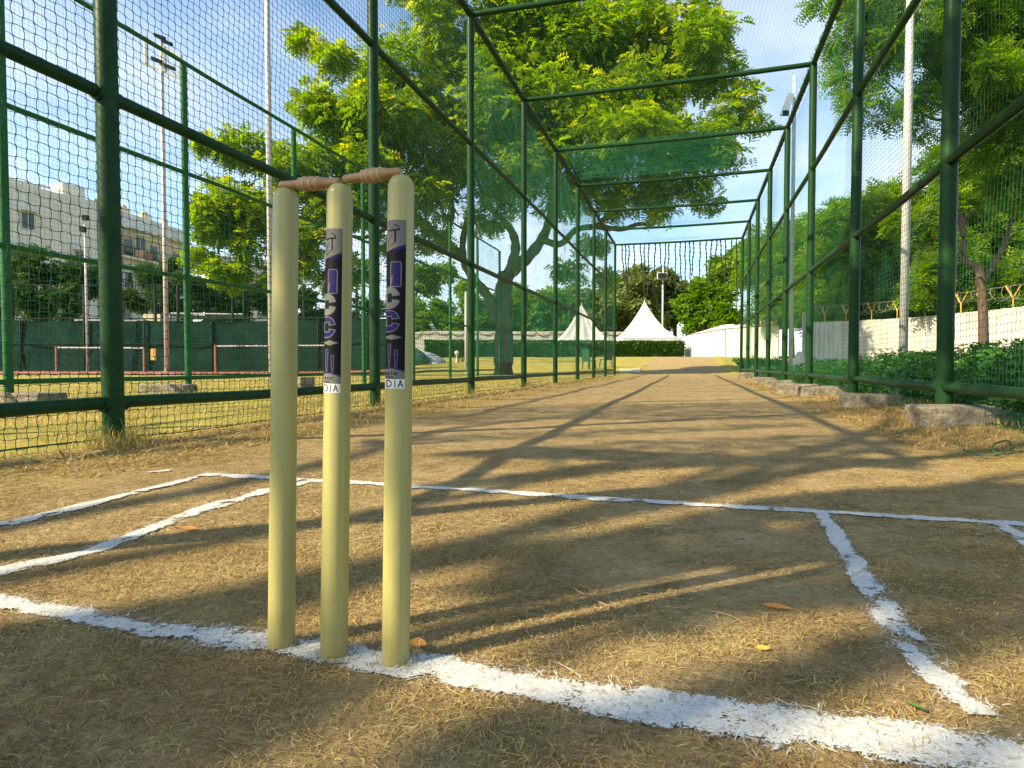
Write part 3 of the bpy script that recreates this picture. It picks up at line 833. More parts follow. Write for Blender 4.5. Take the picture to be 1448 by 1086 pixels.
# ------------------------------------------------------------------ net cage
XL, XR, XN = -2.93, 1.83, -7.74
PY = [-.25, 2.53, 5.34, 8.05, 10.86, 13.58, 16.4, 19.25, 22.0, 24.8]
HTOP = 5.22
cage = thing("net_cage", "long green steel batting cage with netting over the practice pitch", "net cage", (XL, PY[0], 0))
def post(root, x, y, h, r=.052, m=None, base=-.12, collars=()):
    o = under(MB().tube([(x, y, base), (x, y, h * .5), (x, y, h)], r, 20), "post", m or M_green, root, smooth=True, angle=40)
    for z in collars:
        c = MB().tube([(x, y - r - .016, z), (x, y + r + .016, z)], .041, 12).build("weld_collar", m or M_green, smooth=True, angle=40)
        local(c, root); c.parent = o
def rail(root, x, z, y0, y1, r=.034, wob=0.0, name="rail", m=None, seed=0):
    ys = np.arange(y0, y1 + .01, .35)
    pts = np.column_stack([np.full(len(ys), x) + wob * (vnoise(ys * .9, ys * 0, seed) - .5), ys, z + wob * (vnoise(ys * .8, ys * 0 + 5, seed) - .5)])
    under(MB().tube(pts, r, 14), name, m or M_green, root, smooth=True, angle=40)
for j, y in enumerate(PY):
    post(cage, XL, y, HTOP, collars=(.24, 1.84, 3.49))
    post(cage, XR, y, HTOP, r=.056, collars=(.28, 1.95, 3.57))
for z in (.24, 1.84, 3.49):
    rail(cage, XL, z, PY[0], PY[-1], wob=.02, seed=int(z * 10))
for z in (.28, 1.95, 3.57):
    rail(cage, XR, z, PY[0], PY[-1], r=.037, wob=.02, seed=int(z * 10) + 3)
rail(cage, XL, HTOP, PY[0], PY[-1], r=.045, name="top_rail")
rail(cage, XR, HTOP, PY[0], PY[-1], r=.045, name="top_rail")
for y in PY:
    xs = np.linspace(XL, XR, 12)
    sag = -.02 * np.sin(np.linspace(0, pi, 12))
    under(MB().tube(np.column_stack([xs, np.full(12, y), HTOP + sag]), .04, 14), "roof_beam", M_green, cage, smooth=True, angle=40)
def net(fn, A, B, sub, r, root, m, seed, name="net", wav=.006, knot=.35):
    """fn(a, b) -> points; A, B twine positions; sub segments per cell; wavy twine with knots"""
    mb = MB()
    def chains(lines, along, swap, sd):
        s = np.linspace(along[0], along[-1], (len(along) - 1) * sub + 1)
        S, Lq = np.meshgrid(s, lines)
        cell = along[1] - along[0]
        ph = np.round(Lq / (lines[1] - lines[0])).astype(int)
        w1 = wav * 2 * (vnoise(S / .35, Lq / .35, sd) - .5) + wav * .9 * (vnoise(S / .09, Lq / .09, sd + 1) - .5)
        w1 = w1 + (wav * .75 * np.sin(S / cell * pi + ph * pi) * (sub > 1))
        pts = fn(Lq + w1, S) if not swap else fn(S, Lq + w1)
        t = np.gradient(pts, axis=1); t /= np.linalg.norm(t, axis=2)[..., None] + 1e-9
        nn = fn(S + (0 if swap else 0), Lq) if False else None
        up = np.array([.31, .77, .55])
        a = np.cross(t, up); a /= np.linalg.norm(a, axis=2)[..., None] + 1e-9
        b = np.cross(t, a)
        rr = np.full(S.shape[1], r)
        if sub > 1: rr[::sub] *= 1 + knot
        n, k = pts.shape[:2]
        ring = np.stack([pts + rr[None, :, None] * (cos(th) * a + sin(th) * b) for th in (0, 2*pi/3, 4*pi/3)], 2)
        base = (np.arange(n) * k * 3)[:, None, None]
        i = (np.arange(k - 1) * 3)[None, :, None]; c = np.arange(3)[None, None]; c2 = (c + 1) % 3
        q = np.stack([base + i + c, base + i + c2, base + i + 3 + c2, base + i + 3 + c], -1).reshape(-1, 4)
        mb.add(ring.reshape(-1, 3), q)
    chains(A, B, False, seed)
    chains(B, A, True, seed + 7)
    return under(mb, name, m, root, smooth=True)

def side_fn(x0, seed, bulge=.05, ztop=HTOP, out=-1):
    def fn(a, b):
        dx = bulge * (vnoise(a * .9, b * .9, seed) - .35) * np.clip(b / .3, .2, 1)
        sagz = .05 * (vnoise(a * .7, b * .5, seed + 3) - .5)
        edge = np.clip(.35 - b, 0, .35)
        return np.stack([x0 + out * (dx + edge * .12 * (vnoise(a * 1.3, b * 0, seed + 5))), a, np.maximum(b + sagz * np.clip((ztop - b) / .6, 0, 1), gz(x0, a) + .006)], -1)
    return fn
zs = np.arange(.0, HTOP + .03, .05)
net(side_fn(XL - .058, 200), np.arange(.6, 8.0, .05), zs, 3, .0018, cage, M_net, 200, "side_net", .0055)
net(side_fn(XL - .058, 200), np.arange(8.0, 24.85, .05), zs, 1, .0011, cage, M_net, 200, "side_net", .005)
net(side_fn(XR + .062, 300, out=1), np.arange(2.6, 9.0, .05), zs, 2, .0014, cage, M_net, 300, "side_net", .0055)
net(side_fn(XR + .062, 300, out=1), np.arange(9.0, 24.85, .05), zs, 1, .0010, cage, M_net2, 300, "side_net", .005)
def roof_fn(a, b):
    s = np.sin(np.clip((a - XL) / (XR - XL), 0, 1) * pi)
    y = b
    fr = ((b - PY[1]) / 2.78) % 1
    return np.stack([a, y, HTOP + .05 - .10 * s * np.sin(fr * pi) + .03 * (vnoise(a, b, 77) - .5)], -1)
net(roof_fn, np.arange(XL, XR + .01, .05), np.arange(4.0, 24.85, .05), 1, .00105, cage, M_net, 400, "roof_net", .005)
# a spare length of net folded double on the roof near the far end
def fold_fn(a, b):
    return np.stack([a, b, HTOP + .09 + .05 * vnoise(a * 2, b * 2, 55) + 0 * a], -1)
net(fold_fn, np.arange(XL + .1, .9, .05), np.arange(13.7, 16.3, .05), 1, .0018, cage, M_net3, 420, "folded_net", .012)
def foldside_fn(a, b):
    return np.stack([XL - .09 - .06 * vnoise(a * 2, b * 2, 56), a, b], -1)
net(foldside_fn, np.arange(8.3, 19.2, .05), np.arange(.5, 5.15, .05), 1, .0013, cage, M_net3, 430, "side_net", .012)
for x, sg in ((XL, -1), (XR, 1)):
    yy = np.arange(1.0, 24.8, .02)
    ph = (yy / .34) * 2 * pi
    rr = .052 + .008 * vnoise(yy * 3, yy * 0, 61)
    under(MB().tube(np.column_stack([x + rr * np.cos(ph), yy, HTOP + rr * np.sin(ph)]), .0035, 4), "lacing_cord", M_strap, cage, smooth=True)
# hem ropes
hm = MB()
for x, sd, o in ((XL - .062, 5, -1), (XR + .07, 9, 1)):
    ys = np.arange(.6, 24.8, .12)
    zz = .02 + .05 * np.maximum(vnoise(ys * .8, ys * 0, sd) - .45, 0) + gz(np.full(len(ys), x), ys)
    hm.tube(np.column_stack([x + o * (.03 + .06 * vnoise(ys * .9, ys * 0, sd + 1)), ys, zz]), .0045, 5)
under(hm, "hem_rope", M_net, cage, smooth=True)

# hanging knotted straps at the far opening
nst = 24
for k in range(nst):
    x = XL + .12 + (XR - XL - .24) * (k + .5 + rng.uniform(-.3, .3)) / nst
    Ls = rng.uniform(1.55, 2.1) * (1 if k % 5 else .85)
    zt = HTOP - .02
    z = np.linspace(zt, zt - Ls, 40)
    sw = rng.uniform(-.12, .12)
    xs = x + sw * (zt - z) ** 1.3 / 1.6 + .012 * np.sin(z * 9 + k)
    rr = .022 + .013 * (np.sin(z * 38 + k) > .35)
    o = MB().tube(np.column_stack([xs, np.full(40, PY[-1] + .03) + .02 * np.cos(z * 6 + k), z]), rr, 6).build("hanging_strap", M_strap, smooth=True)
    tag(o, "short dark knotted strap hanging from the far top beam of the cage", "strap", "dark straps hanging across the far end of the cage")

# the fence of the next lane
lane = thing("net_fence", "green steel net fence with four rails across the strip of lawn beyond the cage", "fence", (XN, 0, 0))
for y in PY: post(lane, XN, y - .02, HTOP, r=.05, m=M_greenlit)
for z in (.24, 1.84, 3.49, HTOP): rail(lane, XN, z, PY[0], PY[-1], r=.034, wob=.02, seed=int(z * 10) + 9, name="rail", m=M_greenlit)
net(side_fn(XN - .055, 500), np.arange(2.0, 24.8, .055), np.arange(.02, HTOP, .055), 1, .0012, lane, M_net2, 500, "side_net", .006)

# concrete footings
def block(c, L, W, H, rot, label, group, seed, m=M_conc):
    n = 17
    u = np.linspace(-1, 1, n)
    mb = MB()
    # rounded, chipped box from a warped cube grid
    faces = []
    for axn in range(3):
        for s in (-1, 1):
            a, b = np.meshgrid(u, u)
            p = np.zeros((n * n, 3)); o = [i for i in range(3) if i != axn]
            p[:, axn] = s; p[:, o[0]] = a.ravel(); p[:, o[1]] = b.ravel()
            q = p / (np.sum(np.abs(p) ** 16, axis=1) ** (1 / 16.0))[:, None]
            q = q * np.array([L / 2, W / 2, H / 2])
            nz = vnoise(q[:, 0] * 9 + seed, q[:, 1] * 9 + q[:, 2] * 13, seed) - .5
            chip = np.maximum(vnoise(q[:, 0] * 16 + 3, q[:, 1] * 16 + q[:, 2] * 19, seed + 9) - .62, 0)
            q *= (1 + .06 * nz - .22 * chip)[:, None]
            q[:, 2] += .02 * (vnoise(q[:, 0] * 5, q[:, 1] * 5, seed + 2) - .5)
            i = np.arange(n - 1)[:, None] * n; k = np.arange(n - 1)[None]
            f = np.stack([i + k, i + k + 1, i + n + k + 1, i + n + k], -1).reshape(-1, 4)
            if (s > 0) == (axn == 1): f = f[:, ::-1]
            mb.add(q, f)
    o = mb.build("concrete_block", m, smooth=True, angle=35)
    o.location = (c[0], c[1], c[2] + H / 2); o.rotation_euler = (0, 0, rot)
    tag(o, label, "concrete block", group)
    return o
gA = "concrete footings along the right side of the cage"
block((1.86, 5.12, -.055), .62, .40, .205, radians(-6), "nearest and largest concrete footing, broken lump under the closest right-hand post", gA, 1)
block((1.79, 7.15, -.055), .54, .36, .20, radians(-4), "second concrete footing from the camera, long grey block right of the pitch", gA, 2)
block((1.74, 9.4, -.05), .62, .42, .20, radians(5), "third concrete footing from the camera, grey block overlapping the block behind it", gA, 3)
block((1.62, 10.6, -.05), .6, .4, .20, radians(-3), "fourth concrete footing from the camera, pale block sticking out furthest into the pitch", gA, 4)
block((1.74, 13.4, -.05), .55, .4, .19, radians(4), "fifth concrete footing from the camera along the right side, small pale block", gA, 5)
block((1.76, 16.2, -.05), .55, .4, .19, radians(2), "sixth concrete footing from the camera along the right side of the pitch", gA, 6)
block((1.76, 20.2, -.05), .6, .45, .26, radians(12), "farthest dark concrete lump at the foot of the last right-hand posts", gA, 7)
gB = "concrete footings of the next lane's fence"
block((XN - .12, 7.75, -.03), .75, .42, .17, radians(14), "pale concrete block with grey end under a post seen left of the wicket", gB, 11)
block((XN + .1, 10.7, -.03), .62, .4, .24, radians(-8), "whitish stacked concrete block on the lawn just behind the left stump", gB, 12)
block((XN + .15, 5.4, -.03), .8, .4, .15, radians(6), "concrete block at the far left edge under the fence beyond the cage", gB, 13)

# loose netting and cord on the right, by the first footing
cp = smooth_path([(*G(1362, 640), .012), (*G(1402, 648), .012), (*G(1428, 640), .02), (*G(1424, 632), .035), (*G(1404, 638), .03), (*G(1412, 646), .015), (*G(1450, 640), .01), (*G(1480, 632), .012)], 10)
tag(MB().tube(cp, .0035, 6).build("loose_cord", M_net2, smooth=True), "thin green cord curled on the ground near the right edge", "cord")
bm_ = MB()
for k in range(7):
    a = np.array([2.0, 5.0, .05]); b = np.array([2.35, 3.6, .03])
    t = np.linspace(0, 1, 30)
    base = a + (b - a) * t[:, None]
    base[:, 0] += .05 * np.sin(t * 9 + k) + .03 * k - .1; base[:, 2] += .03 + .03 * np.sin(t * 14 + k * 1.7) + .008 * k
    bm_.tube(base, .0032, 5)
tag(bm_.build("bunched_net", M_net2, smooth=True), "bunched green netting lying beside the nearest concrete footing", "netting")

# fallen leaves and a twig
def leaf(px, py, L, W, rot, label, m, curl=.35, zup=.006):
    x, y = G(px, py)
    u = np.linspace(-1, 1, 9); w = np.linspace(-1, 1, 5)
    U, W_ = np.meshgrid(u, w)
    half = W / 2 * (1 - np.abs(U) ** 1.8) * (1 - .25 * U)
    X = U * L / 2; Y = W_ * half; Z = .5 * curl * W * (W_ ** 2) * (1 - U ** 2) + .1 * L * np.abs(U) ** 2 * .5
    v = np.stack([X, Y, Z], -1).reshape(-1, 3)
    i = np.arange(4)[:, None] * 9; k = np.arange(8)[None]
    q = np.stack([i + k, i + k + 1, i + 10 + k, i + 9 + k], -1).reshape(-1, 4)
    o = MB().add(v, q).build("fallen_leaf", m, smooth=True)
    o.location = (x, y, float(gz(x, y)) + zup); o.rotation_euler = (.25, .1, rot)
    tag(o, label, "leaf")
leaf(591, 919, .030, .020, .2, "orange dry leaf tucked behind the foot of the nearest stump", M_leafdry, zup=.01)
leaf(1098, 869, .055, .014, .15, "long brown curled leaf in the shaded middle of the crease", M_leafdry, curl=.6)
leaf(1078, 927, .028, .012, .5, "small yellow leaf on the ground between the creases", M_leafyel)
leaf(266, 753, .05, .02, .4, "orange leaf between the two chalk lines on the left", M_leafdry)
leaf(978, 731, .05, .02, .1, "orange leaf just in front of the popping crease", M_leafdry)
leaf(1292, 1010, .032, .014, 2.2, "little green leaf close to the foot of the right chalk line", paint("fresh_leaf", (.06, .14, .02), (.1, .2, .03), rough=.5, scale=30))
tp = [(*G(778, 824), .012), (*G(800, 836), .016), (*G(830, 852), .012), (*G(868, 868), .010)]
tag(MB().tube(smooth_path(tp, 6), [.0022] * 8 + [.0016] * 11 if False else .002, 6).build("twig", M_twig, smooth=True), "thin straight straw-coloured twig on the pitch right of the wicket", "twig")

# ------------------------------------------------------------------ foliage
def spray_template(pairs=6, L=1.0, ll=.26, lw=.10, droop=.3, terminal=True):
    v = []; q = []
    for i in range(pairs):
        t = (i + .8) / pairs
        x = t * L; z = -droop * t * t
        sc = .75 + .5 * sin(pi * min(1, t * .9))
        for s in (-1, 1):
            dx, dy = .45, s * .9
            tip = np.array([x + dx * ll * sc, dy * ll * sc, z - .12 * ll])
            root = np.array([x, 0, z])
            mid = (tip + root) / 2; per = np.array([-dy, dx, 0]) * lw * sc * .5
            per = per / np.linalg.norm(per[:2]) * lw * sc * .5
            n = len(v)
            v += [root, mid + per + [0, 0, .03 * ll], tip, mid - per + [0, 0, .03 * ll]]
            q.append((n, n + 1, n + 2, n + 3))
    return np.array(v), np.array(q)

def clover_template(k=5, ll=.5, lw=.3):
    v = []; q = []
    for i in range(k):
        a = 2 * pi * i / k + .3
        d = np.array([cos(a), sin(a), .15 * ((i % 3) - 1)]); p = np.array([-sin(a), cos(a), 0]) * lw * .5
        r = d * .06; tip = d * ll + [0, 0, -.12 * ll]; mid = d * ll * .5 + [0, 0, .06]
        n = len(v)
        v += [r, mid + p, tip, mid - p]; q.append((n, n + 1, n + 2, n + 3))
    return np.array(v), np.array(q)

T_pin = spray_template(6)
T_pin_s = spray_template(4, ll=.34, lw=.15)
T_paw = spray_template(4, L=.7, ll=.42, lw=.20, droop=.55)
T_clo = clover_template(6)
T_few = clover_template(4, ll=.6, lw=.42)

def scatter(mb, tpl, pos, out, size, tint, jitter=.5):
    tv, tq = tpl
    n = len(pos)
    fwd = out + rng.normal(0, jitter, (n, 3)); fwd[:, 2] *= .7
    fwd /= np.linalg.norm(fwd, axis=1)[:, None] + 1e-9
    up = np.tile([0, 0, 1.0], (n, 1)) + rng.normal(0, .38, (n, 3))
    side = np.cross(up, fwd); side /= np.linalg.norm(side, axis=1)[:, None] + 1e-9
    up = np.cross(fwd, side)
    R = np.stack([fwd, side, up], 1)
    V = pos[:, None] + np.einsum('ij,njk->nik', tv, R) * size[:, None, None]
    Q = tq[None] + (np.arange(n) * len(tv))[:, None, None]
    tt = np.repeat(tint, len(tq)) + rng.normal(0, .06, n * len(tq))
    mb.add(V.reshape(-1, 3), Q.reshape(-1, 4), tint=np.clip(tt, 0, 1))

def clump_points(c, r, n, power=.45, lumps=5):
    """points in an ellipsoid broken into sub-lumps, denser near the skin"""
    c = np.asarray(c, float); r = np.broadcast_to(np.asarray(r, float), (3,))
    sub = rng.normal(0, 1, (lumps, 3)); sub /= np.linalg.norm(sub, axis=1)[:, None]
    sub = sub * rng.uniform(.35, .8, (lumps, 1))
    sr = rng.uniform(.35, .6, lumps)
    idx = rng.choice(lumps, n, p=sr ** 2 / np.sum(sr ** 2))
    d = rng.normal(0, 1, (n, 3)); d /= np.linalg.norm(d, axis=1)[:, None]
    rad = rng.uniform(0, 1, n) ** power
    loc = sub[idx] + d * (sr[idx] * rad)[:, None]
    out = d * .8 + sub[idx] * .6
    return c + loc * r, out, rad

def limb(mb, a, b, r0, r1, bend=.15, n=7, sides=7):
    a = np.asarray(a, float); b = np.asarray(b, float)
    L = np.linalg.norm(b - a)
    m1 = a + (b - a) * .35 + rng.normal(0, bend * L * .35, 3) + [0, 0, .08 * L]
    m2 = a + (b - a) * .7 + rng.normal(0, bend * L * .35, 3) + [0, 0, .04 * L]
    p = smooth_path([a, m1, m2, b], n)
    mb.tube(p, np.linspace(r0, r1, len(p)), sides)
    return p

def tree(name, label, base, fork, clumps, n, size, lm, bm=M_bark, tr=.3, tpl=None, group=None, extra=None, density=None, twigs=2, tintmu=.45, tintsd=.2, power=.45, tops=.25, lumps=5):
    """base, fork: world points; clumps: (centre, radii)"""
    tpl = tpl or T_pin
    base = np.asarray(base, float)
    base = np.array([base[0], base[1], float(gz(base[0], base[1])) if len(base) < 3 else base[2]])
    root = thing(name, label, "tree", base, group)
    tb = MB()
    if fork is not None:
        fork = np.asarray(fork, float)
        p = smooth_path([base - [0, 0, .3], base + (fork - base) * .3 + rng.normal(0, tr * .25, 3) * [1, 1, 0], base + (fork - base) * .65 + rng.normal(0, tr * .25, 3) * [1, 1, 0], fork], 6)
        rr = np.linspace(tr * 1.25, tr * .8, len(p)); rr[:2] *= 1.2
        tb.tube(p, rr, 12)
        for c, r in clumps:
            r = np.broadcast_to(np.asarray(r, float), (3,))
            q = limb(tb, fork - [0, 0, .1 * tr], np.asarray(c) - [0, 0, r[2] * .2], tr * .38, tr * .06)
            for k in range(twigs):
                s = q[int(len(q) * rng.uniform(.45, .9))]
                limb(tb, s, np.asarray(c) + rng.normal(0, .45, 3) * r, tr * .12, tr * .025, sides=5, n=4)
    if extra: extra(tb)
    if tb.n:
        under(tb, "trunk", bm, root, smooth=True)
    cb = MB()
    w = np.array([np.prod(np.broadcast_to(np.asarray(r, float), (3,))) ** (2 / 3) for c, r in clumps])
    if density is not None: w = w * np.asarray(density)
    w /= w.sum()
    for (c, r), wi in zip(clumps, w):
        m = max(8, int(n * wi))
        pos, out, rad = clump_points(c, r, m, power, lumps)
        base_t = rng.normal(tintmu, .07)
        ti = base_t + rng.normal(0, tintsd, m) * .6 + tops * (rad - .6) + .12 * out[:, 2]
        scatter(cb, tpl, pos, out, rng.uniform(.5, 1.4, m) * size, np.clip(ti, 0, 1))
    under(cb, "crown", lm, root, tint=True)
    return root

def PC(lst, squash=.8, dep=.9):
    """(px, py, radius px, depth) -> ellipsoids"""
    o = []
    for e in lst:
        px, py, rp, d = e[:4]
        r = rp / FPX * d
        o.append((P(px, py, d), (r, r * dep, r * squash)))
    return o

def PB(px, d):
    p = P(px, 516, d)
    return np.array([p[0], p[1], float(gz(p[0], p[1]))])

# --- the big spreading tree behind the left of the cage
bt = PB(713, 28.0)
def big_limbs(tb):
    def L(pts, r0, r1, sides=9):
        p = smooth_path([P(*q) for q in pts], 6)
        tb.tube(p, np.linspace(r0, r1, len(p)) * (1 + .1 * np.sin(np.arange(len(p)) * 1.7)), sides)
        return p
    L([(712, 536, 28), (712, 500, 28), (713, 450, 28), (712, 415, 28), (716, 385, 28)], .44, .36, 14)
    L([(706, 455, 28), (690, 420, 27.6), (668, 392, 27.2), (655, 365, 27), (656, 330, 26.6), (668, 290, 26)], .27, .10)
    L([(656, 362, 27), (628, 342, 26.5), (600, 318, 26), (570, 312, 25.5), (520, 335, 25), (480, 330, 24.5)], .2, .05)
    L([(628, 342, 26.5), (640, 300, 26), (632, 262, 25.5), (610, 200, 25)], .14, .04)
    L([(718, 392, 28), (728, 360, 27.6), (727, 335, 27.3), (712, 312, 27), (690, 290, 26.5), (670, 240, 26)], .27, .06)
    L([(722, 385, 28), (748, 362, 28), (768, 335, 28), (780, 300, 27.6), (782, 260, 27), (800, 200, 26.5), (840, 150, 26)], .30, .07)
    L([(764, 338, 28), (792, 345, 27.5), (815, 325, 27.2), (845, 321, 27), (880, 324, 26.8), (903, 317, 26.6), (922, 319, 26.5)], .17, .075)
    L([(840, 322, 27), (880, 290, 26.5), (930, 262, 26), (980, 250, 25.5)], .09, .03)
    L([(780, 290, 27.6), (830, 240, 27), (900, 200, 26.5), (960, 170, 26)], .13, .03)
    L([(600, 318, 26), (540, 260, 25), (470, 230, 24.5), (400, 260, 24)], .11, .03)
    L([(480, 330, 24.5), (400, 320, 24), (330, 300, 23.6)], .06, .02)
big = [(470,85,34,24),(445,150,38,24),(430,55,22,24.5),(560,190,80,25),(490,185,62,24.5),(430,240,62,24),(345,215,44,23.6),(300,205,26,23.4),(335,280,44,23.6),(300,320,34,23.4),(355,345,36,23.6),(430,335,50,24),
       (570,95,72,26),(640,50,80,27),(720,30,84,27),(800,55,90,27),(880,35,74,27),(950,60,70,27),(1000,105,54,26),(1040,150,40,25.5),(1068,172,26,25.2),(985,30,34,26),(1012,48,22,26),
       (700,150,92,26),(800,160,92,26),(900,150,82,26),(965,205,58,26),(640,215,80,25.5),(740,240,72,26),(840,235,72,26.5),(925,262,44,26),(985,262,36,25.5),(1000,285,24,25.2),(870,285,40,26.5),(935,300,26,26),
       (600,282,60,25),(510,285,56,24.5),(700,300,44,26),(800,285,44,26.5),(560,345,34,25.5),(470,400,28,24.5),(610,340,30,25.5),(390,390,26,24),(285,365,24,23.6),(810,380,30,27.5),(835,345,26,27.5),(860,395,24,28),
       (600,-50,80,26),(720,-80,90,27),(850,-60,80,27),(930,-50,60,26.5),(330,385,34,23.6),(300,300,40,23.2),(380,300,46,23.6),(420,380,34,24),(470,290,50,24),(500,380,30,24.5),(690,90,70,26.5),(600,150,50,26),(780,110,60,27.5),(860,100,50,28),(940,120,60,27),(1000,190,46,25),(920,210,56,25),(990,60,50,25),(1030,220,30,25),(880,180,60,24),(760,180,60,28),(660,180,56,27),(540,150,60,23.5),(520,240,56,24)]
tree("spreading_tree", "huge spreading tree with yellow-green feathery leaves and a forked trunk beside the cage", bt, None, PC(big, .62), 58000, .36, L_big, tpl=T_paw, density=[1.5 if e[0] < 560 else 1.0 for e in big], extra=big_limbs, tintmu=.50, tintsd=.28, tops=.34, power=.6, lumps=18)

# --- trees to the right behind the wall
def right_trunk(tb):
    p = smooth_path([P(1391, 500, 17), P(1390, 440, 17), P(1387, 395, 17), P(1380, 378, 17), P(1362, 366, 17), P(1363, 335, 17), P(1357, 308, 17), P(1349, 299, 17)], 6)
    tb.tube(p, np.linspace(.125, .07, len(p)), 12)
    p = smooth_path([P(1361, 316, 17), P(1367, 306, 17), P(1378, 297, 16.8)], 5); tb.tube(p, np.linspace(.06, .04, len(p)), 8)
    p = smooth_path([P(1388, 392, 17), P(1384, 392, 16.6), P(1381, 393, 16.3)], 4); tb.tube(p, .035, 8)
    p = smooth_path([P(1390, 400, 17), P(1425, 330, 17.4), P(1440, 220, 17.8), P(1400, 120, 17.6), P(1350, 95, 17)], 6); tb.tube(p, np.linspace(.07, .03, len(p)), 8)
    p = smooth_path([P(1420, 215, 17.8), P(1470, 150, 18), P(1500, 80, 18)], 6); tb.tube(p, np.linspace(.10, .03, len(p)), 8)
    p = smooth_path([P(1400, 130, 17.6), P(1330, 170, 16.5), P(1270, 130, 15.6), P(1220, 80, 15)], 6); tb.tube(p, np.linspace(.05, .012, len(p)), 6)
rt = [(1195,45,40,15),(1235,90,44,15),(1222,150,30,15),(1290,50,50,15.5),(1340,30,60,16),(1400,50,70,17),(1330,120,46,16),(1390,150,60,17),(1440,110,60,17.5),(1445,200,56,17.5),(1250,15,50,15),(1200,-10,44,15),(1480,40,80,18),(1500,160,80,18),(1290,-60,70,15.5),(1400,-60,90,17),(1290,140,26,15.5),(1245,160,22,15),(1210,110,22,15),(1310,180,22,16),(1430,30,70,16),(1380,90,60,15.5),(1440,150,60,16),(1400,200,46,16.5),(1370,30,60,15.5),(1450,260,50,17)]
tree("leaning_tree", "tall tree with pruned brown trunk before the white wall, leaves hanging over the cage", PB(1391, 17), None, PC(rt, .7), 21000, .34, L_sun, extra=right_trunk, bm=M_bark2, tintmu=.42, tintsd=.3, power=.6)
wood = [
 ("bushy_tree", "yellow-green sunlit tree behind the white wall right of the white pole", 1330, 25, [(1310,300,55,25),(1345,250,50,25.5),(1395,300,60,25),(1345,350,50,24.5),(1430,340,60,25),(1400,400,46,24.5),(1440,260,55,26),(1320,400,40,24.5),(1470,400,60,25),(1500,300,70,26),(1370,430,40,24),(1430,420,44,24),(1380,250,40,26)], 16000, .40, L_sun, .5),
 ("bushy_tree", "green tree behind the white wall on the immediate left of the white pole", 1240, 33, [(1235,320,50,33),(1270,285,46,33.5),(1215,370,46,33),(1265,380,50,32.5),(1200,420,36,33),(1250,425,40,32.5),(1290,440,36,32),(1290,350,40,33.5),(1230,445,34,32)], 11000, .5, L_sun, .45),
 ("bushy_tree", "rounded dark green tree between the teal lamp post and the white pole", 1190, 41, [(1185,310,40,41),(1160,350,44,41),(1195,370,46,41),(1150,410,42,41),(1190,430,36,40),(1225,300,30,42),(1215,360,44,42),(1240,420,44,42),(1280,330,50,43),(1290,410,50,43),(1150,445,34,40)], 9000, .6, L_sun, .36),
 ("bushy_tree", "round green tree standing behind the cage side just left of the teal lamp post", 1120, 44, [(1115,345,36,44),(1095,385,36,44),(1130,390,36,44),(1105,430,34,43),(1140,330,26,45),(1160,340,40,46),(1150,400,40,46),(1080,350,34,47),(1075,400,34,47),(1180,400,50,47),(1130,420,40,46),(1080,430,30,44),(1135,440,34,44)], 7500, .66, L_sun, .38),
]
wood += [
 ("bushy_tree", "dark tree filling the gap low behind the razor wire at the right edge", 1420, 32, [(1340,420,50,32),(1400,440,50,32),(1450,420,60,32),(1500,430,60,32),(1350,340,60,33),(1420,320,70,33),(1480,330,70,33),(1300,430,40,32)], 10000, .5, L_mid, .4),
]
for nm, lb, px, d, cl, n, sz, lm, tm in wood:
    tree(nm, lb, PB(px, d), P(px, 420, d), PC(cl, .8), n, sz, lm, tr=.16, tpl=T_pin_s, tintmu=tm, tintsd=.25, group="trees behind the white wall")
# --- far trees past the open end of the cage
farT = [
 ("broad_tree", "broad dark olive tree behind the nearest white tent peak", 905, 84, [(880,410,34,84),(910,400,34,84),(895,440,36,83),(925,435,34,83),(870,450,30,84)], 2300, 1.2, L_far, .5),
 ("broad_tree", "dark tree rising just behind the distant floodlight at the end of the cage", 955, 88, [(945,395,26,88),(970,410,30,88),(950,435,32,88),(975,450,30,87),(930,462,24,87)], 1900, 1.25, L_far, .4),
 ("broad_tree", "bright green layered tree overhanging the right end of the hedge", 1000, 66, [(1010,400,32,66),(985,425,32,66),(1025,430,36,65),(975,455,22,66),(1005,455,34,65),(1040,385,30,67),(1040,455,26,65)], 2800, .85, L_sun, .40),
 ("broad_tree", "tall pale green tree at the far right corner of the cage opening", 1040, 92, [(1030,370,24,92),(1050,350,24,92),(1060,385,28,92),(1020,395,20,92)], 1300, 1.3, L_mid, .6),
 ("broad_tree", "dark tree standing behind the tent peak that is seen through the net", 835, 80, [(830,430,32,80),(800,445,34,80),(855,440,28,80),(815,415,26,80),(845,465,28,79)], 2000, 1.2, L_far, .55),
 ("broad_tree", "green tree rising directly behind the big forked trunk", 725, 79, [(745,440,38,79),(715,430,34,79),(770,450,34,79),(735,465,36,78),(775,425,26,79)], 2200, 1.0, L_sun, .28),
 ("broad_tree", "leafy green tree between the slim white pole and the nearest stump", 630, 77, [(610,440,34,77),(640,450,36,77),(665,430,34,77),(600,462,28,76),(680,455,32,77),(655,468,30,76)], 2400, .95, L_sun, .3),
 ("broad_tree", "green tree between the forked trunk and the net-covered tent peak", 785, 80, [(790,435,34,80),(770,450,34,80),(805,455,30,80),(755,465,30,79),(790,470,30,79)], 2400, 1.1, L_mid, .5),
 ("broad_tree", "low dark tree between the forked trunk and the slim white pole", 690, 82, [(690,430,34,82),(700,460,34,82),(670,470,30,81),(715,475,26,81),(640,475,30,81)], 2200, 1.1, L_mid, .35),
 ("broad_tree", "hazy grey-green tree far off beyond the fence near the middle stump", 595, 95, [(600,400,30,95),(630,390,26,95),(575,420,30,95)], 900, 1.3, L_mid, .55),
]
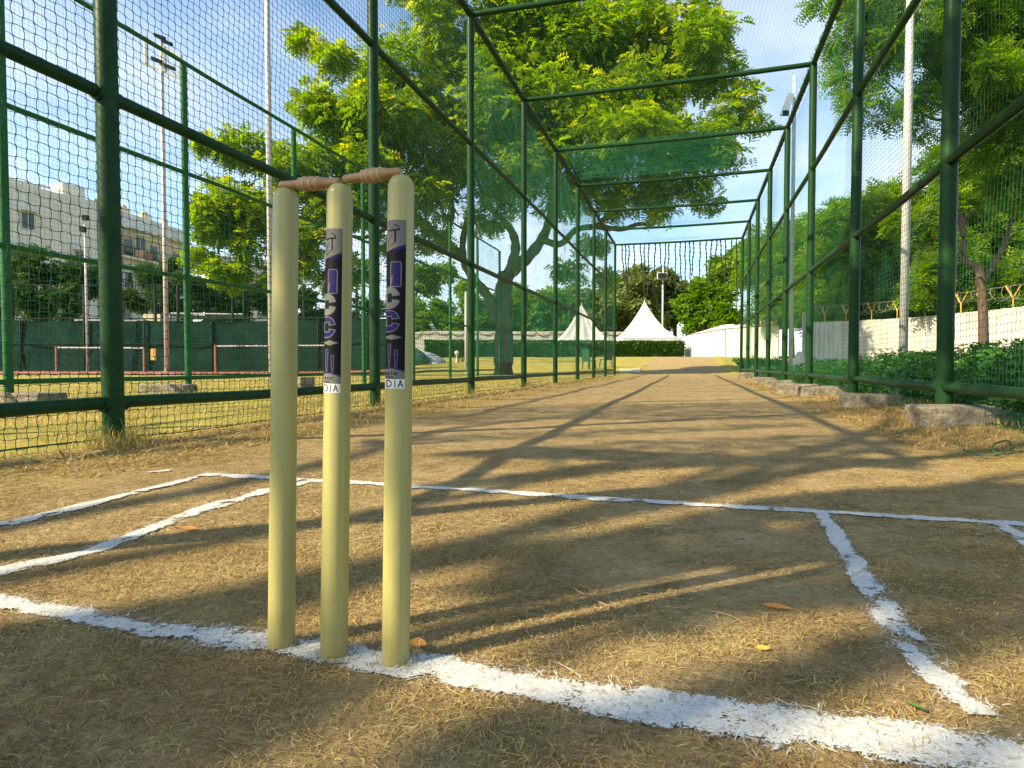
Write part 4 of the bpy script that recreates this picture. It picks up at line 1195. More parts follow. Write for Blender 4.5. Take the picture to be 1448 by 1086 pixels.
for nm, lb, px, d, cl, n, sz, lm, tm in farT:
    tree(nm, lb, PB(px, d), P(px, 455, d), PC(cl, .85), n, sz, lm, tr=.3, tpl=T_clo if d < 80 else T_few, tintmu=tm, tintsd=.25, group="trees far beyond the cage", twigs=1)
# --- trees in front of the flats on the left
leftT = [
 ("dense_tree", "dense dark green tree in front of the cream flats at the far left", 60, 50, [(20,390,50,50),(70,380,42,50),(110,395,40,50),(50,420,46,49),(100,430,40,49),(-10,420,50,50),(130,400,30,50)], 4200, .62, L_dark, .55),
 ("dense_tree", "dark green tree at the foot of the flats with balconies", 230, 55, [(205,410,32,55),(235,390,30,55),(260,415,34,55),(220,435,34,54),(190,430,22,55)], 2400, .66, L_dark, .5),
 ("dense_tree", "dark bushy tree beneath the cream block behind the left stump", 320, 58, [(300,410,34,58),(335,400,32,58),(360,415,34,58),(310,435,34,57),(350,440,34,57),(385,425,30,58)], 2700, .68, L_dark, .42),
 ("dense_tree", "dark green tree low behind the courts between the left and middle stumps", 440, 60, [(415,430,30,60),(450,435,32,60),(430,455,28,59),(475,445,28,60),(520,440,30,61),(500,460,28,60)], 2200, .7, L_dark, .5),
]
for nm, lb, px, d, cl, n, sz, lm, tm in leftT:
    tree(nm, lb, PB(px, d), P(px, 450, d), PC(cl, .85), n, sz, lm, tr=.22, tpl=T_clo, tintmu=tm, tintsd=.22, group="trees in front of the flats")

# --- leafy weeds outside the right-hand net (ground cover)
cv = MB()
n = 19000
y = rng.uniform(3.2, 20, n); x = 2.05 + rng.uniform(0, 1, n) ** .9 * (1.6 + .42 * (y - 3))
hmax = .12 + .48 * sstep((x - 2.0) / 1.3) + .22 * vnoise(x * .9, y * .9, 60) - .02 * np.maximum(y - 8, 0)
hmax = np.maximum(hmax, .1)
z = hmax * rng.uniform(0, 1, n) ** .5
pos = np.stack([x, y, gz(x, y) + z + .02], -1)
out = rng.normal(0, .6, (n, 3)); out[:, 2] = np.abs(out[:, 2]) * .4
scatter(cv, T_few, pos, out, rng.uniform(.5, 1.2, n) * .115, np.clip(.48 + .45 * (z / hmax - .6) + rng.normal(0, .16, n), 0, 1))
n = 5200
yy = rng.uniform(3.2, 18, n); xx = 2.05 + rng.uniform(0, 1, n) * (1.6 + .4 * (yy - 3))
a = blades(xx, yy, np.full(n, .12), rng.uniform(.005, .011, n), .3, np.full(n, .05), rng.uniform(.12, .42, n) * sstep((xx - 1.85) / 1.0), rng.uniform(.2, .9, n))
cv.add(a[0], a[1], tint=a[3])
for k in range(500):
    yk = rng.uniform(20, 42); xk = rng.uniform(3.0, 6.5)
tag(cv.build("leafy_ground_cover", L_cover, tint=True), kind="stuff")
n = 2600
cv2 = MB()
y = rng.uniform(22, 44, n); x = 2.6 + rng.uniform(0, 1, n) * (1.2 + .07 * (y - 20))
pos = np.stack([x, y, gz(x, y) + .35 * rng.uniform(0, 1, n) * vnoise(x, y, 71) + .04], -1)
scatter(cv2, T_few, pos, rng.normal(0, .6, (n, 3)), rng.uniform(.6, 1.2, n) * .2, np.clip(rng.normal(.6, .2, n), 0, 1))
tag(cv2.build("low_border_plants", L_cover, tint=True), kind="stuff")

# --- hedge
h0, h1 = PB(600, 56), PB(969, 58)
hd = h1 - h0; hl = np.linalg.norm(hd[:2]); hu = np.array([hd[0], hd[1], 0]) / hl; hv = np.array([-hu[1], hu[0], 0])
hroot = thing("clipped_hedge", "long clipped green hedge in front of the white tents", "hedge", (h0 + h1) / 2)
zb = float(gz(*((h0 + h1) / 2)[:2]))
core = MB(); core.obox((h0 + h1) / 2 * [1, 1, 0] + [0, 0, zb + .62] + hv * .9, hu * (hl / 2 - .05), hv * .75, np.array([0, 0, .68]))
under(core, "hedge_core", M_gtarp, hroot)
hb = MB(); n = 15000
s = rng.uniform(-hl / 2, hl / 2, n); f = rng.uniform(0, 1, n)
zz = np.where(f < .72, rng.uniform(0, 1.5, n), 1.38 + rng.uniform(0, .14, n) + .08 * vnoise(s * 2, s * 0, 9))
vv = np.where(f < .72, rng.normal(.06, .05, n), rng.uniform(0, 1.7, n))
pos = (h0 + h1) / 2 * [1, 1, 0] + hu * s[:, None] + hv * vv[:, None] + np.array([0, 0, 1.0]) * (zb + zz)[:, None]
out = -hv[None] * np.where(f < .72, 1, .2)[:, None] + np.array([0, 0, .5]) + rng.normal(0, .3, (n, 3))
scatter(hb, T_few, pos, out, rng.uniform(.7, 1.2, n) * .2, np.clip(.42 + .25 * (zz / 1.5 - .5) + rng.normal(0, .15, n), 0, 1))
under(hb, "hedge_leaves", L_hedge, hroot, tint=True)
# small cone-shaped conifer
c0 = PB(654, 46)
cr_ = thing("small_conifer", "small dark cone-shaped shrub on the lawn beside the slim white pole", "shrub", c0)
cb = MB(); n = 900
zz = rng.uniform(0, 1, n) ** .8
an = rng.uniform(0, 2 * pi, n); rr = (.45 * (1 - zz) ** .7 + .04) * np.sqrt(rng.uniform(.4, 1, n))
pos = c0 + np.stack([rr * np.cos(an), rr * np.sin(an), zz * 1.45], -1)
scatter(cb, T_few, pos, np.stack([np.cos(an), np.sin(an), np.full(n, .6)], -1), rng.uniform(.7, 1.2, n) * .14, np.clip(rng.normal(.25, .12, n), 0, 1))
under(MB().tube([c0, c0 + [0, 0, .7]], .04, 6), "trunk", M_bark, cr_); under(cb, "crown", L_dark, cr_, tint=True)

# --- white peaked tents
def tent(px, pyb, pyt, halfpx, d, label, rot=0.0):
    c = P(px, pyb, d); top = P(px, pyt, d)[2]; ze = c[2]; S = halfpx / FPX * d * .93
    zg = float(gz(c[0], c[1]))
    root = thing("peaked_tent", label, "tent", (c[0], c[1], zg), "white peaked marquee tents")
    root.rotation_euler = (0, 0, YAW + rot)
    H = top - ze; z0 = ze - zg
    mb = MB(); n = 26; per = 24
    ring = []
    sq = []
    for k in range(4 * per):
        s = (k % per) / per; e = k // per
        cs = [(-1,-1),(1,-1),(1,1),(-1,1)]
        a, b = np.array(cs[e]), np.array(cs[(e + 1) % 4])
        sq.append(a + (b - a) * s)
    sq = np.array(sq, float) * S
    for i in range(n):
        t = i / (n - 1)
        k = (1 - t) ** 1.0
        zf = z0 + H * (t ** 1.0) ** 1.75 * 1.0
        rad = (1 - t) * 1.0 + .012
        fold = 1 + .03 * np.cos(np.arange(4 * per) * pi / 3) * (t * (1 - t) * 4) 
        ring.append(np.column_stack([sq * rad * fold[:, None], np.full(4 * per, zf)]))
    v = np.concatenate(ring); m = 4 * per
    I = np.arange(n - 1)[:, None] * m; K = np.arange(m)[None]; K2 = (K + 1) % m
    mb.add(v, np.stack([I + K, I + K2, I + m + K2, I + m + K], -1).reshape(-1, 4))
    mb.build("tent_roof", M_white, root, smooth=True, angle=60)
    va = MB()
    drop = .22 + .09 * np.abs(np.sin(np.arange(4 * per) * pi / 4))
    top_ = np.column_stack([sq * 1.003, np.full(m, z0 + .01)]); bot = np.column_stack([sq * 1.006, z0 - drop])
    va.add(np.vstack([top_, bot]), np.stack([K[0], m + K[0], m + K2[0], K2[0]], -1))
    va.build("valance", M_white, root, smooth=False)
    for sx in (-1, 1):
        for sy in (-1, 1):
            MB().tube([(sx * S * .98, sy * S * .98, -.1), (sx * S * .98, sy * S * .98, z0)], .05, 8).build("tent_pole", M_pole, root, smooth=True)
    MB().lathe([(0, 0), (.05, 0), (.05, .12), (.015, .2), (0, .35)], (0, 0, z0 + H - .02), sides=10).build("finial", M_pole, root, smooth=True)
tent(911, 480, 427, 43, 64, "white peaked tent in full view through the open end of the cage", .05)
tent(822, 484, 431, 42, 63, "white peaked tent half hidden behind the left net posts of the cage", .05)

# --- white back wall with dark garlands behind the tents
wa, wb = PB(555, 68), PB(880, 70)
def wallrun(name, label, cat, a, b, H0, H1, mat, thick=.15, corr=0.0, zbase=None, step=.12, top_wob=0.0, seed=0):
    L = np.linalg.norm((b - a)[:2]); u = (b - a) / L; u[2] = 0; v = np.array([-u[1], u[0], 0])
    s = np.arange(0, L + 1e-6, step)
    off = np.zeros_like(s)
    if corr: off = corr * np.clip(np.sin(s / .38 * 2 * pi) * 2.2, -1, 1)
    base = a[None, :2] + u[None, :2] * s[:, None]
    zb = gz(base[:, 0], base[:, 1]) - .05
    zt = zb + .05 + np.interp(s, [0, L], [H0, H1]) + top_wob * (vnoise(s * .4, s * 0, seed) - .5)
    root = thing(name, label, cat, (a[0], a[1], float(zb[0])))
    front = base + v[:2] * (off - thick / 2)[:, None]; back = base + v[:2] * (off + thick / 2)[:, None]
    V = np.concatenate([np.column_stack([front, zb]), np.column_stack([front, zt]), np.column_stack([back, zt]), np.column_stack([back, zb])])
    n = len(s); k = np.arange(n - 1)
    q = np.concatenate([np.stack([j * n + k, j * n + k + 1, (j + 1) * n + k + 1, (j + 1) * n + k], -1) for j in range(3)])
    q = np.vstack([q, [[0, n, 2 * n, 3 * n], [n - 1, 4 * n - 1, 3 * n - 1, 2 * n - 1]]])
    mb = MB().add(V, q)
    under(mb, "wall_panel", mat, root)
    return root, u, v, L, base, zb, zt
root, u, v, L, base, zb, zt = wallrun("boundary_wall", "long low cream wall with dark garlands behind the hedge and tents", "wall", wa, wb, 3.05, 3.05, M_whitewall)
gm = MB()
for k in range(int(L / 1.6)):
    t = np.linspace(0, 1, 9); s = (k + t) * 1.6
    p = wa[None] * [1, 1, 0] + u[None] * s[:, None] - v[None] * .14
    p[:, 2] = np.interp(s, np.arange(len(zt)) * .12, zt) - .12 - .5 * 4 * t * (1 - t) * (.7 + .3 * sin(k * 2.1))
    gm.tube(p, .035, 5)
under(gm, "garland", M_strap, root)
cm = MB(); s = np.array([0, L])
p0 = wa * [1, 1, 0] + [0, 0, zt[0] + .03]; p1 = wa * [1, 1, 0] + u * L + [0, 0, zt[-1] + .03]
cm.obox((p0 + p1) / 2, u * L / 2, v * .14, [0, 0, .05]); under(cm, "coping", M_tan, root)

# --- white marquee sidewall right of the opening
ma, mbp = PB(969, 60), PB(1102, 43)
root, u, v, L, base, zb, zt = wallrun("marquee_wall", "white marquee side wall with seams to the right of the hedge", "tent", ma, mbp, 2.15, 2.35, M_white, thick=.1, corr=.05, step=.1)
sm_ = MB()
for k in range(1, int(L / 2.2)):
    p = ma * [1, 1, 0] + u * k * 2.2 - v * .13; i = int(k * 2.2 / .1)
    sm_.obox(p + [0, 0, (zb[i] + zt[i]) / 2 + .02], u * .04, v * .04, [0, 0, (zt[i] - zb[i]) / 2])
under(sm_, "seam_pole", M_whitewall, root)
rf = MB(); i = np.linspace(0, len(zt) - 1, 40).astype(int)
ss = i * .1; rz = zt[i] + .02
ridge = rz + .55 * np.abs(np.sin(ss / L * pi * 2.5)) ** .8 + .25
A = ma[None] * [1, 1, 0] + u * ss[:, None] - v * .18 + np.array([0, 0, 1.]) * rz[:, None]
B = ma[None] * [1, 1, 0] + u * ss[:, None] + v * 2.4 + np.array([0, 0, 1.]) * ridge[:, None]
C = ma[None] * [1, 1, 0] + u * ss[:, None] + v * 5 + np.array([0, 0, 1.]) * rz[:, None]
V = np.concatenate([A, B, C]); k = np.arange(39)
rf.add(V, np.concatenate([np.stack([j * 40 + k, j * 40 + k + 1, (j + 1) * 40 + k + 1, (j + 1) * 40 + k], -1) for j in range(2)]))
under(rf, "marquee_roof", M_white, root, smooth=True)
# orange paddle-shaped sign behind it
op = P(1087, 454, 46)
ob = MB()
th = np.linspace(0, 2 * pi, 24, endpoint=False)
pr = np.column_stack([.75 * np.cos(th) * (1 - .25 * np.sin(th)), .17 * np.sin(th) + .28 * np.cos(th)])
ux = np.array([cos(YAW), sin(YAW), 0]); uz = np.array([0, 0, 1.]); ud = np.array([-sin(YAW), cos(YAW), 0])
fr = op + pr[:, :1] * ux + pr[:, 1:] * uz; bk = fr + ud * .06
k = np.arange(24); k2 = (k + 1) % 24
V = np.vstack([fr, bk, op, op + ud * .06])
ob.add(V, np.stack([k, k2, 24 + k2, 24 + k], -1), np.vstack([np.stack([np.full(24, 48), k2, k], -1), np.stack([np.full(24, 49), 24 + k, 24 + k2], -1)]))
ot = thing("orange_sign", "orange leaf-shaped board raised above the white marquee wall behind the right net", "sign", (op[0], op[1], float(gz(op[0], op[1]))))
under(ob, "sign_board", M_orange, ot)
under(MB().tube([op * [1, 1, 0] + [0, 0, float(gz(op[0], op[1])) - .1] + ud * .08, op + ud * .08], .03, 6), "sign_post", M_dark, ot)

# --- white corrugated wall on the right, Y brackets and razor wire
ra, rb = PB(1140, 33), PB(1720, 15.5)
root, u, v, L, base, zb, zt = wallrun("corrugated_wall", "white corrugated sheet wall topped with yellow brackets and coiled razor wire", "wall", ra, rb, 2.45, 2.35, M_whitewall, thick=.04, corr=.055, step=.03)
brk = [1164, 1194, 1230, 1266, 1305, 1356, 1429, 1470]
def on_wall(px):
    # intersection of the sight line with the wall line, seen from above
    o = P(px, 516, 1.0)[:2]; A = np.array([[o[0], -u[0]], [o[1], -u[1]]])
    t = np.linalg.solve(A, ra[:2])
    return t[1]
for px in brk:
    s = on_wall(px); i = min(len(zt) - 1, max(0, int(s / .03)))
    b0 = np.array([base[i][0], base[i][1], zt[i] - .25]) + v * .05
    f = b0 + [0, 0, .62]
    m_ = MB()
    m_.tube([b0, f], .024, 6); m_.tube([f - [0, 0, .03], f + u * -.30 + [0, 0, .42]], .028, 6); m_.tube([f - [0, 0, .03], f + u * .28 + [0, 0, .38]], .02, 6)
    under(m_, "wire_bracket", M_yellow, root)
t = np.linspace(0, L - .3, int(L * 46))
ph = t * 2 * pi / .46
rad = .23 + .05 * np.sin(t * 1.7)
mid = ra[None] * [1, 1, 0] + u * t[:, None] + v * .05
p = mid + u * (.10 * np.sin(ph * .37))[:, None] + v * (rad * np.cos(ph))[:, None]
p[:, 2] = np.interp(t, np.arange(len(zt)) * .03, zt) + .60 + rad * np.sin(ph) + .08 * np.sin(t * .9)
wm_ = MB().tube(p, .009, 4, cap=False)
for dz, dv in ((.40, .0), (.78, .1), (.74, -.12)):
    pp = mid[::20] + v * dv; pp[:, 2] = np.interp(t[::20], np.arange(len(zt)) * .03, zt) + dz
    wm_.tube(pp, .006, 4)
under(wm_, "razor_wire", M_wire, root)
# tall white end board and draped white cloth below it
bp = PB(1137.5, 33.5)
o = MB(); o.obox(bp + [0, 0, 1.45], ux * .13, ud * .04, [0, 0, 1.5])
o = tag(o.build("end_board", M_whitewall), "narrow upright white board at the near-left end of the corrugated wall", "board")
dp = PB(1131, 31)
prof = [(.02, 1.02), (.12, 1.0), (.2, .85), (.26, .6), (.34, .3), (.42, 0)]
o = MB(); th = np.linspace(0, 2 * pi, 40, endpoint=False)
ring = np.array([[(r * (1 + .14 * cos(7 * a) * (1 - h))) * cos(a), (r * (1 + .14 * cos(7 * a) * (1 - h))) * sin(a), h * .95] for r, h in prof for a in th])
I = np.arange(len(prof) - 1)[:, None] * 40; K = np.arange(40)[None]; K2 = (K + 1) % 40
o.add(ring + dp, np.stack([I + K, I + K2, I + 40 + K2, I + 40 + K], -1).reshape(-1, 4))
tag(o.build("draped_cloth", M_white, smooth=True), "white cloth draped in a cone shape beside the narrow white board", "cloth")

# ------------------------------------------------------------------ poles and floodlights
def pole(name, label, px, d, h, r, m, group=None, cat="pole"):
    b = PB(px, d)
    root = thing(name, label, cat, b, group)
    under(MB().tube([b - [0, 0, .2], b + [0, 0, h * .5], b + [0, 0, h]], [r, r * .92, r * .8], 14), "mast", m, root, smooth=True)
    under(MB().lathe([(0, 0), (r * 2.2, 0), (r * 2.2, .06), (r * 1.1, .1), (r * 1.1, .3)], b, sides=14), "base_collar", M_conc, root)
    return root, b
pole("white_pole", "tall plain white pole on the lawn rising past the left stump", 384, 16, 14, .075, M_pole)
pole("white_pole", "tall thick white pole among the weeds right of the cage", 1277, 13.5, 13, .088, M_pole)
pole("white_pole", "slim short white pole on the lawn just left of the forked tree trunk", 659, 37, 4.6, .085, M_pole)
root, b = pole("floodlight_mast", "tall floodlight mast with a rectangular lamp frame over the courts on the left", 236, 33, 17.4, .12, M_pole, cat="floodlight")
topc = P(231, 80, 33)
def fl(px, py, d=33, o=0.0): return P(px, py, d + o)
m_ = MB()
for a, c in (((206, 52), (207, 90)), ((255, 78), (256, 112)), ((206, 54), (255, 80)), ((207, 90), (256, 112)), ((232, 66), (233, 102))):
    m_.tube([fl(*a), fl(*c)], .11 if abs(a[0] - c[0]) < 3 else .065, 6)
under(m_, "lamp_frame", M_pole, root)
for (px, py) in ((226, 52), (236, 60), (222, 85), (240, 95)):
    c = fl(px, py, 33, -.1)
    m2 = MB(); m2.obox(c, ux * .26 - uz * .10, ud * .12 + uz * .05, uz * .08 - ud * .04)
    o = under(m2, "lamp", M_dark, root)
root, b = pole("floodlight_mast", "thin short floodlight pole with two small lamps in front of the cream flats", 124, 36, 8.6, .07, M_pole, cat="floodlight")
for (px, py) in ((121, 308), (117, 324)):
    m2 = MB(); m2.obox(P(px, py, 35.8), ux * .14, ud * .12, uz * .14); under(m2, "lamp", M_dark, root)
root, b = pole("floodlight_mast", "tall grey lamp post behind the right net with one white angled lamp near its top", 1118, 30, 14.2, .1, M_teal, cat="floodlight")
m2 = MB(); c = P(1113, 148, 29.8); m2.obox(c, ux * .16, ud * .1, uz * .5 + ux * .16); under(m2, "lamp", M_lamp, root)
m2 = MB(); m2.obox(P(1111, 160, 29.7), ux * .14, ud * .05, uz * .12); under(m2, "lamp_glass", M_dark, root)
root, b = pole("floodlight_mast", "small distant floodlight seen through the open end between the tents and the right wall", 936.5, 76, 11.2, .12, M_pole, cat="floodlight")
m2 = MB()
for a, c in (((930, 386), (943, 386)), ((930, 394), (943, 394)), ((930, 386), (930, 394)), ((943, 386), (943, 394))):
    m2.tube([P(*a, 75.8), P(*c, 75.8)], .09, 5)
under(m2, "lamp_frame", M_pole, root)
m2 = MB()
for px in (932.5, 936.5, 940.5): m2.obox(P(px, 390, 75.7), ux * .15, ud * .1, uz * .28)
under(m2, "lamp", M_dark, root)

# ------------------------------------------------------------------ courts, track and sheds on the left
def strip(name, pa, pb, d0, d1, mat, dz=.03, n=40):
    px = np.linspace(pa, pb, n); v = []
    for d in np.linspace(d0, d1, 8):
        for p in px:
            q = P(p, 516, d); v.append((q[0], q[1], float(gz(q[0], q[1])) + dz))
    I = np.arange(7)[:, None] * n; K = np.arange(n - 1)[None]
    o = MB().add(v, np.stack([I + K, I + K + 1, I + n + K + 1, I + n + K], -1).reshape(-1, 4)).build(name, mat, smooth=True)
    return tag(o, kind="structure")
strip("concrete_apron", 876, 905, 30, 34, M_tan, .03)
strip("running_track", -500, 585, 27.5, 35.5, M_track, .05)

def fence(name, label, pxs, d, h, hs, cat="fence", postr=.05, mat=M_dark, rails=(), screen=None, smat=M_screen, group=None):
    root = thing(name, label, cat, PB(pxs[0], d), group)
    for px in pxs:
        b = PB(px, d)
        under(MB().tube([b - [0, 0, .1], b + [0, 0, h]], postr, 8), "post", mat, root, smooth=True)
    a, b = PB(pxs[0], d), PB(pxs[-1], d)
    t = np.linspace(0, 1, 24)[:, None]
    line = a * (1 - t) + b * t; line[:, 2] = gz(line[:, 0], line[:, 1])
    for z in rails:
        under(MB().tube(line + [0, 0, z], .035, 8), "rail", mat, root, smooth=True)
    if screen:
        n = 120
        t = np.linspace(0, 1, n)[:, None]; ln = a * (1 - t) + b * t; ln[:, 2] = gz(ln[:, 0], ln[:, 1])
        nrm = np.array([-sin(YAW), cos(YAW), 0])
        rows = []
        for k in range(9):
            z = screen[0] + (screen[1] - screen[0]) * k / 8
            wv = .05 * np.sin(t[:, 0] * 90 + k * .4) + .10 * (vnoise(t[:, 0] * 60, np.full(n, k * .6), 33) - .5)
            rows.append(ln + nrm * (.1 + wv)[:, None] + [0, 0, 1] * np.full((n, 1), z - .03 * (k == 8) * 1.0) + np.array([0, 0, 1.]) * ((.05 * np.abs(np.sin(t[:, 0] * 70)) * (k == 8)) * -1)[:, None])
        V = np.concatenate(rows); I = np.arange(8)[:, None] * n; K = np.arange(n - 1)[None]
        q = np.stack([I + K, I + K + 1, I + n + K + 1, I + n + K], -1).reshape(-1, 4)
        V2 = V + nrm * .012; V = np.vstack([V, V2]); q2 = q[:, ::-1] + len(V2)
        under(MB().add(V, np.vstack([q, q2])), "screen_cloth", smat, root, smooth=True)
    return root
fence("screened_fence", "low fence hung with dark green windscreen cloth behind the red track", [-420,-330,-240,-150,-60,30,120,205,300,380,450,520,575], 37, 3.25, 0, rails=(.1, 1.7, 3.22), screen=(.05, 3.15))
fence("court_fence", "tall dark court fence posts rising above the green windscreen on the left", [-300,-190,-90,20,121,221,253,330,346,430,505,560], 41, 5.8, 0, rails=(3.3, 5.75), postr=.085)
for (pa, pb, yt, yb, lb) in ((80, 204, 490, 521, "court net with reddish posts and white tape seen behind the nearest left post"), (305, 470, 488, 520, "court net with a reddish post and white tape seen beside the left stump")):
    d = 34.6
    root = thing("court_net", lb, "net", PB(pa, d))
    h = P(pa, yt, d)[2] - PB(pa, d)[2]
    A, B = PB(pa, d), PB(pb, d)
    for q in (A, B): under(MB().tube([q - [0, 0, .05], q + [0, 0, h]], .06, 8), "post", M_brick, root)
    m2 = MB(); m2.obox((A + B) / 2 + [0, 0, h - .05], (B - A) / 2, ud * .015, uz * .035); under(m2, "tape", M_pole, root)
    nm = MB()
    for k in range(1, 9): nm.tube([A + [0, 0, h * k / 9], B + [0, 0, h * k / 9]], .008, 4)
    for t in np.linspace(0, 1, 44): q = A * (1 - t) + B * t; nm.tube([q + [0, 0, .05], q + [0, 0, h]], .008, 4)
    under(nm, "mesh", M_strap, root)
# pavilion shed
s0, s1 = PB(140, 46), PB(232, 47)
root = thing("pavilion_shed", "low shed with a white roof edge and tan panels behind the courts on the left", "shed", (s0 + s1) / 2)
c = (s0 + s1) / 2; hw = (s1 - s0) / 2
m2 = MB(); m2.obox(c + [0, 0, 1.75], hw * .97, ud * 1.5, uz * 1.75); under(m2, "wall", M_screen, root)
m2 = MB(); m2.obox(c + [0, 0, 3.62] - ud * .3, hw * 1.03, ud * 2.1, uz * .09); under(m2, "roof", M_pole, root)
for px, py, hh in ((213, 449, .42), (213, 462, .55)):
    q = P(px, py, 44.6); m2 = MB(); m2.obox(q + ud * .2, ux * .62, ud * .06, uz * hh * .5 + uz * .05); under(m2, "tan_panel", M_tan, root)
s0, s1 = PB(243, 48), PB(346, 49)
root = thing("canopy_frame", "plain white rail canopy over the court behind the tall floodlight mast", "canopy", (s0 + s1) / 2)
for q in (s0, s1, (s0 + s1) / 2): under(MB().tube([q, q + [0, 0, 4.4]], .05, 6), "post", M_dark, root)
under(MB().tube([s0 + [0, 0, 4.45], s1 + [0, 0, 4.45]], .07, 6), "rail", M_pole, root)
m2 = MB(); m2.obox((s0 + s1) / 2 + [0, 0, 4.3] + ud * 1.2, (s1 - s0) / 2, ud * 1.2, uz * .04); under(m2, "canopy_sheet", M_gtarp, root)
# orange board with holes by the courts
q = P(217, 501, 34)
m2 = MB(); m2.obox(q, ux * .13, ud * .05, uz * .32)
root = thing("court_board", "small upright orange board by the court net", "board", (q[0], q[1], float(gz(q[0], q[1]))))
under(m2, "board_face", M_yellow, root)
under(MB().tube([[q[0], q[1], float(gz(q[0], q[1])) - .05], q], .03, 6), "board_leg", M_dark, root)

# covered heap left of the forked tree
hp = PB(588, 44)
def mound(c, rx, ry, h, seed, skew=0.0):
    n, k = 16, 28
    V = []
    for i in range(n):
        t = i / (n - 1)
        for j in range(k):
            a = 2 * pi * j / k
            r = (1 - t ** 2.2) ** .5 * (1 + .5 * (vnoise(np.array([cos(a) * 2 + 7]), np.array([sin(a) * 2 + t * 2]), seed)[0] - .5))
            V.append((c[0] + rx * r * cos(a) + skew * t, c[1] + ry * r * sin(a), c[2] + h * t))
    I = np.arange(n - 1)[:, None] * k; K = np.arange(k)[None]; K2 = (K + 1) % k
    return MB().add(V, np.stack([I + K, I + K2, I + k + K2, I + k + K], -1).reshape(-1, 4))
tag(mound(hp + [.5, 0, -.05], 2.0, 1.1, .95, 3, -.5).build("tarpaulin_heap", M_tarp, smooth=True), "grey-white tarpaulin heap on the lawn right of the nearest stump", "heap")
tag(mound(hp + [.15, -1.2, -.05], 1.25, .9, 1.45, 5, -.6).build("green_tarpaulin", M_gtarp, smooth=True), "dark green tarpaulin bundle in front of the grey-white heap", "tarpaulin")
# white garden stool-like post by the conifer
q = PB(646, 44)
o = MB().lathe([(0, 0), (.16, 0), (.17, .06), (.07, .12), (.06, .5), (.13, .58), (.17, .75), (.10, .86), (0, .88)], q, sides=16)
tag(o.build("white_urn", M_white, smooth=True), "little white urn on the lawn beside the cone-shaped shrub", "urn")

# two dark green chairs beyond the left net
def chair(px, d, rot, label):
    b = PB(px, d); root = thing("garden_chair", label, "chair", b, "green chairs past the end of the cage")
    root.rotation_euler = (0, 0, rot)
    m2 = MB(); m2.obox((0, 0, .46), (.27, 0, 0), (0, .27, 0), (0, 0, .03)); m2.build("seat", M_chair, root)
    m2 = MB(); m2.obox((0, .27, .80), (.27, 0, 0), (0, .03, .0), (0, .05, .32)); m2.build("backrest", M_chair, root)
    for sx in (-1, 1):
        for sy in (-1, 1):
            MB().tube([(sx * .27, sy * .27, 0), (sx * .23, sy * .23, .45)], .032, 6).build("leg", M_chair, root)
        m2 = MB(); m2.obox((sx * .29, .0, .68), (.035, 0, 0), (0, .28, 0), (0, 0, .02)); m2.build("armrest", M_chair, root)
        
chair(833, 34, 2.6, "dark green chair left of the far cage corner post, seen through the net")
chair(857, 36, .9 + pi, "dark green chair tucked right behind the far left corner of the cage")

# ------------------------------------------------------------------ blocks of flats
def facade(name, label, pa, pb, H, depth, wallm, wins, balc=(), extra=None, group=None, zbase=0.0):
    a = P(pa[0], 516, pa[1]) * [1, 1, 0] + [0, 0, zbase]; b = P(pb[0], 516, pb[1]) * [1, 1, 0] + [0, 0, zbase]
    L = np.linalg.norm(b - a); u = (b - a) / L; v = np.array([-u[1], u[0], 0])
    root = thing(name, label, "apartment building", a, group)
    W = MB(); W.obox((a + b) / 2 + v * depth / 2 + uz * H / 2, u * L / 2, v * depth / 2, uz * H / 2)
    under(W, "wall", wallm, root)
    R = MB()
    for (s0, s1, t0, t1) in ((0, L, 0, .2), (0, L, depth - .2, depth), (0, .2, .2, depth - .2), (L - .2, L, .2, depth - .2)):
        R.obox(a + u * (s0 + s1) / 2 + v * (t0 + t1) / 2 + uz * (H + .45), u * (s1 - s0) / 2, v * (t1 - t0) / 2, uz * .45)
    under(R, "parapet", M_cream2, root)
    def at(s, z, o=0.0): return a + u * s + uz * z - v * o
    for (s, z, w, h) in wins:
        f = MB()
        for (ds, dz, sw, sh) in ((0, h / 2 + .05, w / 2 + .1, .05), (0, -h / 2 - .05, w / 2 + .1, .05), (-w / 2 - .05, 0, .05, h / 2), (w / 2 + .05, 0, .05, h / 2), (0, 0, .035, h / 2)):
            f.obox(at(s + ds, z + dz, .03), u * sw, v * .05, uz * sh)
        fo = under(f, "window_frame", M_pole, root)
        pn = MB(); pn.obox(at(s, z, .005), u * w / 2, v * .012, uz * h / 2)
        o = under(pn, "pane", M_glass, root)
        ch = MB(); ch.obox(at(s, z + h / 2 + .22, .36), u * (w / 2 + .25), v * .34, uz * .06); under(ch, "sunshade", M_cream2, root)
    for (s0, s1, z, m) in balc:
        f = MB(); f.obox(at((s0 + s1) / 2, z - .12, .7), u * (s1 - s0) / 2, v * .7, uz * .12); under(f, "balcony_slab", M_cream2, root)
        f = MB(); n = int((s1 - s0) / .35)
        for k in range(n + 1): f.obox(at(s0 + (s1 - s0) * k / n, z + .5, 1.34), u * .025, v * .025, uz * .5)
        f.obox(at((s0 + s1) / 2, z + 1.03, 1.34), u * (s1 - s0) / 2, v * .04, uz * .035)
        under(f, "balcony_railing", M_dark, root)
        for k in range(3):
            f = MB(); ss = s0 + (s1 - s0) * (.2 + .28 * k); f.obox(at(ss, z + 1.1, .02), u * .62, v * .015, uz * 1.1)
            under(f, "balcony_door", M_glass, root)
        f = MB(); f.obox(at((s0 + s1) / 2, z + 1.4, .012), u * (s1 - s0) / 2 , v * .011, uz * 1.4); under(f, "balcony_back", m, root)
    if extra: extra(root, at, u, v, L, H)
    return root
